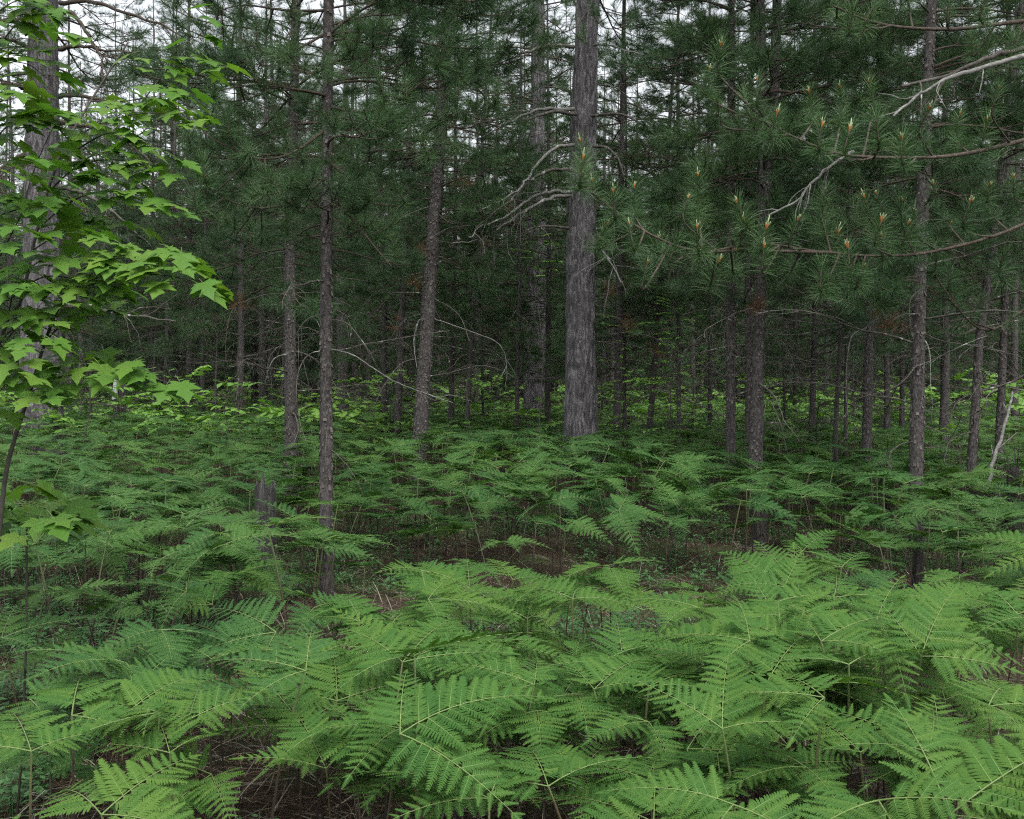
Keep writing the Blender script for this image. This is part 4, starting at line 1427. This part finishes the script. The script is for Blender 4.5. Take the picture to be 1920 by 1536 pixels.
def shrub(u, vlow, vtop, d, wpx, nb, label, name="leafy_shrub", cat="shrub", seed=0, group=None):
    rng = random.Random(seed)
    x = (u - CX) / F * d
    H = CZ + (HY - vtop) / F * d
    h0 = CZ + (HY - vlow) / F * d
    root = empty(name, (x, d, gz(x, d)))
    tag(root, label, cat, group)
    mb = MB()
    q = [Vector((rng.gauss(0, 0.015) * i, rng.gauss(0, 0.015) * i, -0.05 + H * i / 6)) for i in range(7)]
    tube(mb, q, [0.012 * (1 - 0.8 * i / 6) for i in range(7)], 6)
    place("stem", mb.mesh("stem", [M_SAPLING], True), root)
    R = wpx / F * d / 2
    for k in range(nb):
        z = max(0.25, h0) + (H - max(0.25, h0)) * (k + rng.random()) / nb
        i = min(5, int(6 * z / H))
        c = q[i].lerp(q[i + 1], min(1, max(0, 6 * z / H - i)))
        sc = R * rng.uniform(0.6, 1.15) * (1.15 - 0.6 * z / H)
        place("leafy_branch", SHRUB_SPRAY[rng.randrange(4)], root, branch_matrix(c, rng.uniform(0, 6.283), rng.uniform(-0.1, 0.3), max(0.35, sc)))
    return root


shrub(1262, 800, 560, 16.2, 200, 46, "tall green broadleaf shrub between the stout pine and the thin straight pine", seed=1)
shrub(1172, 800, 590, 17.6, 130, 26, "green broadleaf shrub around the dark pine right of the stout pine", seed=2)
shrub(418, 790, 685, 17.5, 90, 12, "small bright seedling shrub in front of the dark trunk behind the ferns", seed=3)
shrub(1010, 520, 430, 16.5, 100, 12, "thin broadleaf sapling with pale leaves beside the stout pine's limbs", "leafy_sapling", "sapling", 4)
shrub(160, 790, 640, 17.0, 130, 16, "leafy shrub between the massive left pine and the black snag", seed=5)
shrub(690, 780, 690, 24.0, 120, 14, "bright low shrub in the gap behind the nearest thin pine", seed=6)
shrub(560, 790, 700, 22.0, 110, 12, "bright low shrub behind the brown slender pine", seed=7)
shrub(1330, 790, 640, 20.0, 120, 20, "bright shrub behind the thin straight pine", seed=8)
shrub(320, 790, 695, 21.0, 130, 14, "bright low shrub behind the thin pines right of the snag", seed=9)
shrub(910, 780, 705, 27.0, 120, 14, "yellow-green shrub in the far gap left of the broad grey trunk", seed=10)

# far sunlit ground cover that nobody could count
rng = random.Random(44)
mb = MB()
arrs = [small_spray(rng, 0.7, 14, 0.13).arrays() for _ in range(5)]
for k in range(1700):
    d = 20 + 30 * rng.random() ** 1.2
    x = rng.uniform(-0.52, 0.52) * d
    hh = rng.uniform(0.2, 0.6) + (rng.random() ** 3) * 0.9
    M = branch_matrix(Vector((x, d, hh + gz(x, d) if d < 45 else hh)), rng.uniform(0, 6.283), rng.uniform(-0.2, 0.5), rng.uniform(0.7, 1.5))
    mb.merge(arrs[k % 5], M)
tag(place("undergrowth", mb.mesh("undergrowth", [M_SHRUB, M_SAPLING])), "low bright green leafy undergrowth behind the fern bed", "undergrowth", kind="stuff")

# ----------------------------------------------------------------------------
# bracken ferns
# ----------------------------------------------------------------------------


def pinna_arrays(seed, n, detail):
    """one leaflet row along +X, length 1: midrib and pairs of toothed segments"""
    rng = random.Random(seed)
    mb = MB()
    curl = rng.uniform(0.06, 0.2)
    bendy = rng.uniform(-0.05, 0.05)

    def ax(s):
        return (s, bendy * s * s, -curl * s * s)
    k = 7
    V, Q = [], []
    for i in range(k + 1):
        x, y, z = ax(i / k)
        w = 0.006 * (1 - 0.7 * i / k)
        V += [(x, y - w, z + 0.004), (x, y + w, z + 0.004)]
    for i in range(k):
        Q.append((2 * i, 2 * i + 2, 2 * i + 3, 2 * i + 1))
    mb.add(V, None, Q, 1)
    for i in range(n):
        s = 0.03 + 0.95 * i / n
        prof = min(1.0, 0.72 + 2.0 * s) * (1 - s) ** 0.62 + 0.07
        for sg in (1, -1):
            l = 0.215 * prof * rng.uniform(0.88, 1.08)
            wd = (0.97 / n) * rng.uniform(0.86, 1.0)
            a = math.radians(rng.uniform(62, 74) - 16 * s)
            ca, sa = math.cos(a), math.sin(a) * sg
            ox, oy, oz = ax(s)
            dr = rng.uniform(0.10, 0.30)
            tw = rng.uniform(-0.1, 0.1)

            def pt(t, b_):
                xx = ox + t * l * ca + b_ * wd
                return (xx, oy + t * l * sa, oz - dr * t * t * l + tw * b_ * wd * 0.6)
            if detail == 2:
                V = [pt(0, 0), pt(0, 1), pt(0.5, 0.98), pt(0.5, 0.08), pt(0.86, 0.72), pt(0.86, 0.24), pt(1, 0.45)]
                if sg > 0:
                    mb.add(V, [(5, 4, 6)], [(0, 1, 2, 3), (3, 2, 4, 5)], 0)
                else:
                    mb.add(V, [(4, 5, 6)], [(1, 0, 3, 2), (2, 3, 5, 4)], 0)
            elif detail == 1:
                V = [pt(0, 0), pt(0, 1), pt(0.7, 0.85), pt(1, 0.45), pt(0.7, 0.12)]
                if sg > 0:
                    mb.add(V, [(4, 2, 3)], [(0, 1, 2, 4)], 0)
                else:
                    mb.add(V, [(2, 4, 3)], [(1, 0, 4, 2)], 0)
            else:
                V = [pt(0, 0), pt(0, 1.05), pt(1, 0.5)]
                mb.add(V, [(0, 1, 2) if sg > 0 else (1, 0, 2)], None, 0)
    return mb.arrays()


PIN_HI = [pinna_arrays(700 + k, 15, 2) for k in range(5)]
PIN_MID = [pinna_arrays(720 + k, 12, 1) for k in range(4)]
PIN_LO = [pinna_arrays(740 + k, 9, 0) for k in range(4)]


def as_mesh(arr, name, mats):
    mb = MB()
    mb.merge(arr)
    return mb.mesh(name, mats)


PIN_MESH = [as_mesh(a, "pinna", [M_FERN_SHADE, M_STALK_G]) for a in PIN_HI]
PIN_MESH_LIT = [as_mesh(a, "pinna", [M_FERN_LIT, M_STALK_G]) for a in PIN_HI]


def blade_layout(seed, L, W, npair):
    """rachis points and the placement of each pinna"""
    rng = random.Random(seed)
    rise, sag = rng.uniform(0.0, 0.25), rng.uniform(0.1, 0.42)
    sway = rng.uniform(-0.08, 0.08)

    def ax(s):
        return Vector((L * s, sway * L * s * s, L * (rise * s - sag * s * s)))
    pins = []
    for i in range(npair):
        s = 0.13 + 0.80 * i / (npair - 1)
        ln = W * 0.5 * (1.05 - s) ** 0.8 * (0.9 if i == 0 else 1.0)
        d = (ax(s + 0.02) - ax(s)).normalized()
        pitch = math.asin(-d.z)
        for sg in (1, -1):
            a = sg * math.radians(74 - 26 * s + rng.uniform(-6, 6))
            M = Matrix.Translation(ax(s + (0.012 if sg > 0 else 0))) @ Matrix.Rotation(pitch, 4, 'Y') @ Matrix.Rotation(a, 4, 'Z') @ Matrix.Rotation(-rng.uniform(0.0, 0.22), 4, 'Y') @ Matrix.Rotation(sg * rng.uniform(-0.1, 0.3), 4, 'X') @ Matrix.Scale(ln * rng.uniform(0.92, 1.08), 4)
            pins.append(M)
    # end leaflet
    d = (ax(1) - ax(0.9)).normalized()
    pins.append(Matrix.Translation(ax(0.93)) @ Matrix.Rotation(math.asin(-d.z), 4, 'Y') @ Matrix.Scale(L * 0.17, 4))
    return [ax(i / 8) for i in range(9)], pins


class Blade:
    pass


def make_blade(seed, L, W, npair):
    bl = Blade()
    pts, bl.pins = blade_layout(seed, L, W, npair)
    mb = MB()
    tube(mb, pts, [0.0024 * (1 - 0.75 * i / 8) for i in range(9)], 5)
    bl.rachis_arr = mb.arrays()
    bl.rachis = mb.mesh("blade", [M_STALK_G], True)
    rng = random.Random(seed + 1)
    bl.pick = [rng.randrange(20) for _ in bl.pins]

    def bake(PIN):
        m = MB()
        m.merge(bl.rachis_arr, None, [1])
        for M, k in zip(bl.pins, bl.pick):
            m.merge(PIN[k % len(PIN)], M)
        return m
    bl.mid_arr = bake(PIN_MID).arrays()
    bl.lo_arr = bake(PIN_LO).arrays()
    bl.mid_mesh = as_mesh(bl.mid_arr, "blade", [M_FERN_SHADE, M_STALK_G])
    bl.mid_mesh_sun = as_mesh(bl.mid_arr, "blade", [M_FERN_LIT, M_STALK_G])
    return bl


B_MAIN = [make_blade(800 + k, [0.40, 0.45, 0.36, 0.48, 0.42][k], [0.38, 0.40, 0.36, 0.42, 0.34][k], [12, 13, 11, 14, 12][k]) for k in range(5)]
B_SIDE = [make_blade(830 + k, [0.32, 0.36, 0.29, 0.34][k], [0.27, 0.30, 0.25, 0.26][k], [10, 11, 9, 10][k]) for k in range(4)]


def stalk_arrays(seed, h):
    rng = random.Random(seed)
    bx, by = rng.gauss(0, 0.05), rng.gauss(0, 0.05)
    mb = MB()
    P3 = [Vector((bx * t * t, by * t * t, -0.04 + (h + 0.04) * t)) for t in (0, 0.25, 0.5, 0.80)]
    tube(mb, P3, [0.0052, 0.0046, 0.0040, 0.0036], 5, 0, False)
    P4 = [Vector((bx * t * t, by * t * t, -0.04 + (h + 0.04) * t)) for t in (0.80, 0.9, 1.0)]
    tube(mb, P4, [0.0036, 0.0032, 0.0028], 5, 1)
    return mb.arrays(), Vector((bx, by, h))


STALKS = []
for k in range(8):
    h = [0.38, 0.44, 0.50, 0.55, 0.42, 0.58, 0.47, 0.33][k]
    arr, top = stalk_arrays(860 + k, h)
    STALKS.append((h, as_mesh(arr, "stalk", [M_STALK, M_STALK]), top, arr))


def fern_layout(rng, tilt=None, az=0.0, face=0.0):
    """(stalk index, [(kind, blade index, matrix)])"""
    si = rng.randrange(8)
    top = STALKS[si][2]
    out = []
    tilt = rng.uniform(-0.05, 0.4) if tilt is None else tilt
    out.append((0, rng.randrange(5), Matrix.Translation(top) @ Matrix.Rotation(-tilt, 4, 'Y') @ Matrix.Rotation(rng.gauss(0, 0.12), 4, 'X') @ Matrix.Scale(rng.uniform(0.62, 0.92), 4)))
    for sg in (1, -1):
        sa = sg * math.radians(rng.uniform(52, 82))
        out.append((1, rng.randrange(4), Matrix.Translation(top) @ Matrix.Rotation(sa, 4, 'Z') @ Matrix.Rotation(-rng.uniform(0.0, 0.35), 4, 'Y') @ Matrix.Rotation(rng.gauss(0, 0.15), 4, 'X') @ Matrix.Scale(rng.uniform(0.7, 1.02), 4)))
    if face:    # the blades turn their upper side to the open sky behind the camera
        W = Matrix.Translation(top) @ Matrix.Rotation(-az, 4, 'Z') @ Matrix.Rotation(face, 4, 'X') @ Matrix.Rotation(az, 4, 'Z') @ Matrix.Translation(-top)
        out = [(k_, b_, W @ M_) for k_, b_, M_ in out]
    return si, out


def fern_baked(seed, lod):
    rng = random.Random(seed)
    si, out = fern_layout(rng)
    mb = MB()
    mb.merge(STALKS[si][3], None, [2, 2])
    for kind, bi, M in out:
        bl = (B_MAIN if kind == 0 else B_SIDE)[bi]
        mb.merge(bl.mid_arr if lod == 1 else bl.lo_arr, M)
    return mb.mesh("bracken_fern", [M_FERN_SHADE, M_STALK_G, M_STALK])


def fern_object(x, y, az, s, rng, hi, label, group, tilt=None, lit=False):
    root = empty("bracken_fern", (x, y, gz(x, y)))
    root.rotation_euler = (rng.gauss(0, 0.06), rng.gauss(0, 0.06), az)
    root.scale = (s, s, s)
    tag(root, label, "fern", group)
    si, out = fern_layout(rng, tilt, az, rng.gauss(0.15, 0.14) if y < 6.4 else rng.gauss(0.18, 0.1))
    place("stalk", STALKS[si][1], root)
    for kind, bi, M in out:
        bl = (B_MAIN if kind == 0 else B_SIDE)[bi]
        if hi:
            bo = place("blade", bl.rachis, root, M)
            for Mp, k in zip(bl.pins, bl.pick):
                place("pinna", (PIN_MESH_LIT if lit else PIN_MESH)[k % 5], bo, Mp)
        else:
            place("blade", bl.mid_mesh_sun if lit else bl.mid_mesh, root, M)
    return root


# ferns that stand out in the photograph: where the blade tops show (u, v), stalk scale, bearing of the main blade (degrees)
HAND = [
    (720, 1260, 1.25, 70, "broad bracken fern with pale green stalk showing, front centre-left"),
    (1112, 1250, 1.15, 95, "bracken fern with long pale midrib pointing up, centre of the bright mass"),
    (500, 1335, 1.15, 170, "bracken fern spreading flat over dark stalks at the front left"),
    (130, 1330, 1.2, 40, "bracken fern on a pale green stalk in the lower left corner"),
    (250, 1490, 1.05, 60, "low bracken fern at the bottom left edge"),
    (120, 1090, 1.35, 35, "tall bracken fern with arched blades under the maple seedling"),
    (1580, 1290, 1.2, 75, "bracken fern with upright leaflets in the right foreground"),
    (1400, 1310, 1.15, 60, "wide bracken fern in the right foreground, left of the upright one"),
    (1750, 1370, 1.1, 80, "bracken fern with open leaflets above bare litter at lower right"),
    (1860, 1330, 1.1, 20, "bracken fern at the right edge over reddish litter"),
    (1120, 1440, 1.15, 100, "large bracken fern at the bottom centre"),
    (1330, 1420, 1.1, 10, "bracken fern at the bottom, right of the large centre one"),
    (1500, 1480, 0.95, 200, "shaded bracken fern low at the bottom right"),
    (1800, 1500, 1.3, 25, "closest bracken fern, cut by the lower right corner"),
    (900, 1505, 1.1, 150, "bracken fern at the bottom edge left of the large centre one"),
    (1880, 1140, 1.2, 170, "bracken fern with raised leaflets at the right edge mid-height"),
    (1550, 1090, 1.2, 110, "bracken fern at the back of the bright mass beside the bare patch"),
    (60, 1440, 1.0, 120, "small bracken fern in the bottom left corner beside the pale stalk"),
]
rng = random.Random(71)
ferns = []
for u, v, s, az, label in HAND:
    h = 0.47 * s + 0.03
    d = F * (CZ - h) / (v - HY)
    ferns.append([(u - CX) / F * d, d, math.radians(az), s, label, "bracken ferns that stand out"])
MASS = [(560, 1150), (640, 1190), (800, 1130), (880, 1090), (960, 1080), (1030, 1110), (1100, 1070), (1180, 1120), (1240, 1080), (1290, 1150), (1350, 1110), (1430, 1130), (1490, 1170), (1600, 1140), (1640, 1180),
        (820, 1200), (900, 1170), (1000, 1190), (1080, 1160), (1200, 1210), (1320, 1220), (1440, 1240), (1520, 1220), (1690, 1220), (1780, 1180), (1830, 1210), (600, 1260), (680, 1230), (850, 1280), (940, 1260), (1030, 1300),
        (1210, 1310), (1290, 1350), (640, 1350), (780, 1340), (880, 1380), (1000, 1390), (1420, 1390), (1540, 1380), (1620, 1420), (1700, 1300), (1240, 1490), (1060, 1500), (990, 1450), (1400, 1470), (1640, 1470), (960, 1340), (1160, 1370), (740, 1180), (520, 1210),
        (430, 1120), (360, 1100), (490, 1090), (560, 1080), (300, 1190), (230, 1160), (380, 1210), (60, 1180), (150, 1210), (40, 1260), (240, 1270), (320, 1310), (200, 1390), (30, 1340), (270, 1050), (200, 1010), (60, 1040), (330, 1020), (400, 1050), (470, 1030), (160, 1130), (1740, 1110), (1820, 1120), (1900, 1200), (1680, 1110),
        (1890, 1420), (1730, 1460), (860, 1040), (930, 1035), (1620, 1060), (1500, 1050), (600, 1040), (680, 1090), (120, 1000), (20, 1100), (380, 1440), (820, 1440), (1560, 1330), (1340, 1270), (1000, 1525), (1150, 1515), (1290, 1530), (1440, 1535), (1580, 1525), (1690, 1535), (860, 1490), (1350, 1440), (1210, 1440), (1520, 1430), (1830, 1440), (1460, 1330), (1660, 1360), (1780, 1290), (1100, 1330), (920, 1420), (740, 1290), (560, 1300), (130, 1440), (300, 1450), (20, 1490), (420, 1290), (330, 1370), (250, 1350), (180, 1260), (470, 1260), (400, 1330), (560, 1390), (100, 1380), (200, 1310), (620, 1430), (310, 1260), (460, 1400), (700, 1400), (260, 1220)]
MASS2 = [(u + rng.uniform(-55, 55), v + rng.uniform(-25, 25)) for u, v in MASS + [q for q in MASS if q[0] > 600] if (u > 600 and v < 1420 or rng.random() < 0.25) and rng.random() < 0.85]
MASS2 = [(u, max(v, 1120 + 20 * math.sin(u * 0.02)) if u > 600 else v) for u, v in MASS2]
MASS2 += [(rng.uniform(560, 1920), rng.uniform(1200, 1500)) for _ in range(38)]
MASS = [(u, v) for u, v in MASS if u < 620 or v > 1085]


def zone(u, v):
    if u < 500:
        row = "beside the tall arched fern" if v < 1130 else ("in the dark gappy left patch" if v < 1300 else "in the lower left corner")
        return ("bracken fern " + row + ", left side", "bracken ferns " + row)
    col = "below the leaning pine" if u < 900 else ("below the stout old pine" if u < 1230 else ("below the forked pine" if u < 1550 else "below the rough-barked right pine"))
    row = "at the back rim of the bright mass" if v < 1145 else ("in the upper bright mass" if v < 1260 else ("in the lower bright mass" if v < 1400 else "at the picture bottom"))
    return ("bracken fern " + row + " " + col, "bracken ferns " + row + " " + col)


for u, v in MASS + MASS2:
    s = rng.choice((rng.uniform(0.85, 1.2), rng.uniform(0.85, 1.2), rng.uniform(0.6, 0.9)))
    h = 0.46 * s
    d = F * (CZ - h) / (v - HY)
    lab = zone(u, v)
    ferns.append([(u - CX) / F * d, d, rng.uniform(0, 6.283), s, *lab])
# filling behind: the bed goes on to the far pines; the bare strip stays open


def keep(x, y):
    u = CX + x / y * F
    n = vnoise(np.array([[x * 0.55, y * 0.4, 3.0]]), 9)[0]
    if y < 6.1:
        return False
    if y < 9.0:     # bare litter strip across the middle
        if 630 < u < 1660:
            return n > (0.95 if y < 8.7 + 0.25 * math.sin(u * 0.011) else 0.1)
        if u >= 1500:
            return n > (0.70 if y < 8.3 else 0.4)
        return n > (0.52 if y < 8 else 0.35)
    return n > (0.08 if y < 12 else 0.06)


cell = 0.31
y = 6.0
cand = []
while y < 33:
    half = 0.50 * y + 0.6
    x = -half
    while x < half:
        xx, yy = x + rng.uniform(-0.2, 0.2), y + rng.uniform(-0.2, 0.2)
        if keep(xx, yy):
            cand.append((xx, yy))
        x += cell * rng.uniform(0.8, 1.2) * (1.0 if y < 16 else 1.15)
    y += cell
TREE_X = [(r.location.x, r.location.y) for r in (root_A, root_B, root_C, root_D, root_E, root_F, root_G, root_H, root_I, root_J, root_K)]
cand = [c for c in cand if all((c[0] - a) ** 2 + (c[1] - b_) ** 2 > 0.05 for a, b_ in TREE_X)]
xs_ = (497 - CX) / F * 9.6
cand = [c for c in cand if not (abs(c[0] - xs_ * c[1] / 9.6) < 0.3 and 8.4 < c[1] < 9.9)]
cand.sort(key=lambda c: c[1])
n_obj = 300 - len(ferns)
for x, y in cand[:n_obj]:
    u = CX + x / y * F
    col = ("left of the stump" if u < 440 else ("around the nearest pine" if u < 760 else ("before the leaning pine" if u < 960 else ("before the stout old pine" if u < 1250 else ("before the forked pine" if u < 1550 else "at the right side")))))
    row = "near part of the shaded bed" if y < 7.4 else "shaded bed"
    lab = ("bracken fern in the " + row + " " + col, "bracken ferns in the " + row + " " + col)
    ferns.append([x, y, rng.uniform(0, 6.283), rng.uniform(0.95, 1.35), *lab])
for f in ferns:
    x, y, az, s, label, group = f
    fern_object(x, y, az, s, rng, y < 4.4, label, group, None, y < 6.4 and (x / y > -0.22 + 0.04 * math.sin(5 * x) or y < 3.6))  # foreground ferns take the lit colour, the others the shaded one
rest = cand[n_obj:]

# the rest of the bed: one mass of the same ferns
proto_mid = bpy.data.collections.new("fern_forms")
for k in range(9):
    o = bpy.data.objects.new("fern_form", fern_baked(900 + k, 1))
    proto_mid.objects.link(o)
proto_lo = bpy.data.collections.new("far_fern_forms")
for k in range(7):
    o = bpy.data.objects.new("far_fern_form", fern_baked(930 + k, 2))
    proto_lo.objects.link(o)


def scatter(name, pts, rots, scl, coll, mats=()):
    me = bpy.data.meshes.new(name)
    me.vertices.add(len(pts))
    me.vertices.foreach_set("co", np.asarray(pts, np.float32).ravel())
    at = me.attributes.new("rot", 'FLOAT_VECTOR', 'POINT')
    at.data.foreach_set("vector", np.asarray(rots, np.float32).ravel())
    at = me.attributes.new("scl", 'FLOAT', 'POINT')
    at.data.foreach_set("value", np.asarray(scl, np.float32))
    me.update()
    o = place(name, me)
    ng = bpy.data.node_groups.new(name, 'GeometryNodeTree')
    ng.interface.new_socket("Geometry", in_out='INPUT', socket_type='NodeSocketGeometry')
    ng.interface.new_socket("Geometry", in_out='OUTPUT', socket_type='NodeSocketGeometry')
    gi, go = ng.nodes.new("NodeGroupInput"), ng.nodes.new("NodeGroupOutput")
    ci = ng.nodes.new("GeometryNodeCollectionInfo")
    ci.inputs["Collection"].default_value = coll
    ci.inputs["Separate Children"].default_value = True
    ci.inputs["Reset Children"].default_value = True
    iop = ng.nodes.new("GeometryNodeInstanceOnPoints")
    iop.inputs["Pick Instance"].default_value = True
    a1 = ng.nodes.new("GeometryNodeInputNamedAttribute")
    a1.data_type = 'FLOAT_VECTOR'
    a1.inputs["Name"].default_value = "rot"
    a2 = ng.nodes.new("GeometryNodeInputNamedAttribute")
    a2.data_type = 'FLOAT'
    a2.inputs["Name"].default_value = "scl"
    e2r = ng.nodes.new("FunctionNodeEulerToRotation")
    lk = ng.links.new
    lk(gi.outputs[0], iop.inputs["Points"])
    lk(ci.outputs[0], iop.inputs["Instance"])
    lk(a1.outputs[0], e2r.inputs[0])
    lk(e2r.outputs[0], iop.inputs["Rotation"])
    lk(a2.outputs[0], iop.inputs["Scale"])
    lk(iop.outputs[0], go.inputs[0])
    md = o.modifiers.new("scatter", 'NODES')
    md.node_group = ng
    return o


def fern_mass(name, pts, coll, label):
    P_ = [(x, y, gz(x, y)) for x, y in pts]
    R_ = [(rng.gauss(0.14, 0.08), rng.gauss(0, 0.07), rng.uniform(0, 6.283)) for _ in pts]
    S_ = [rng.uniform(0.95, 1.4) for _ in pts]
    return tag(scatter(name, P_, R_, S_, coll), label, "ferns", kind="stuff")


fern_mass("bracken_bed", [c for c in rest if c[1] < 15], proto_mid, "shaded bed of bracken ferns under the pines")
fern_mass("far_bracken_bed", [c for c in rest if c[1] >= 15], proto_lo, "far bracken ferns spreading to the back of the wood")

# ----------------------------------------------------------------------------
# forest floor: needles, straw, twigs, small herbs
# ----------------------------------------------------------------------------
rg = np.random.default_rng(5)


def strands(n, ylo, yhi, l0, l1, w, mat, name, label, lift=0.02, tilt=0.15):
    y = ylo + (yhi - ylo) * rg.random(n) ** 1.3
    x = (rg.random(n) - 0.5) * 2 * (0.47 * y + 0.3)
    z = ground_z(x, y) + rg.random(n) * lift + 0.004
    az = rg.random(n) * 2 * np.pi
    el = rg.normal(0, tilt, n)
    L = rg.uniform(l0, l1, n)
    d = np.stack([np.cos(az) * np.cos(el), np.sin(az) * np.cos(el), np.sin(el)], -1)
    s = np.stack([-np.sin(az), np.cos(az), np.zeros(n)], -1) * (w * rg.uniform(0.6, 1.4, n))[:, None]
    c = np.stack([x, y, z], -1)
    mid = c.copy()
    mid[:, 2] += L * rg.uniform(0.0, 0.08, n)
    a, b_ = c - d * L[:, None] / 2, c + d * L[:, None] / 2
    V = np.stack([a - s * 0.6, a + s * 0.6, mid + s, mid - s, b_ + s * 0.3, b_ - s * 0.3], 1).reshape(-1, 3)
    k = np.arange(n) * 6
    Q = np.concatenate([np.stack([k, k + 1, k + 2, k + 3], -1), np.stack([k + 3, k + 2, k + 4, k + 5], -1)])
    mb = MB()
    mb.add(V, None, Q)
    return tag(place(name, mb.mesh(name, [mat])), label, "litter", kind="stuff")


strands(26000, 3.2, 12.5, 0.07, 0.16, 0.0016, M_LITTER, "needle_litter", "fallen brown pine needles covering the ground")
strands(4200, 3.2, 12.0, 0.06, 0.32, 0.0022, M_STRAW, "straw_litter", "grey dead fern stalks and straw lying on the ground", 0.06, 0.35)
strands(160, 3.3, 12.0, 0.3, 0.9, 0.005, M_DEAD, "twig_litter", "fallen grey twigs lying on the ground", 0.05, 0.12)

herb = MB()
forms = []
rng = random.Random(91)
for k in range(6):
    m = MB()
    n = rng.randint(7, 13)
    H = rng.uniform(0.05, 0.16)
    for j in range(n):
        az = rng.uniform(0, 6.283)
        z = H * (0.3 + 0.7 * j / n)
        s = rng.uniform(0.018, 0.034)
        M = Matrix.Translation((math.cos(az) * 0.02, math.sin(az) * 0.02, z)) @ Matrix.Rotation(az, 4, 'Z') @ Matrix.Rotation(rng.uniform(-0.6, 0.4), 4, 'Y')
        V = [tuple(M @ (Vector(p) * s)) for p in ((0, 0, 0), (0.55, -0.36, 0.03), (1.25, 0, -0.05), (0.55, 0.36, 0.03))]
        m.add(V, None, [(0, 1, 2, 3)])
    tube(m, [(0, 0, -0.01), (0.005, 0.004, H)], [0.0015, 0.001], 3)
    forms.append(m.arrays())
for k in range(6500):
    y = 3.4 + 9.0 * rng.random() ** 1.4
    x = rng.uniform(-1, 1) * (0.46 * y + 0.2)
    if vnoise(np.array([[x * 0.9, y * 0.9, 0.0]]), 31)[0] < 0.38:
        continue
    M = Matrix.Translation((x, y, gz(x, y))) @ Matrix.Rotation(rng.uniform(0, 6.283), 4, 'Z') @ Matrix.Scale(rng.uniform(0.7, 1.5), 4)
    herb.merge(forms[k % 6], M)
tag(place("herb_cover", herb.mesh("herb_cover", [M_HERB])), "small green herbs growing between fern stalks", "herbs", kind="stuff")
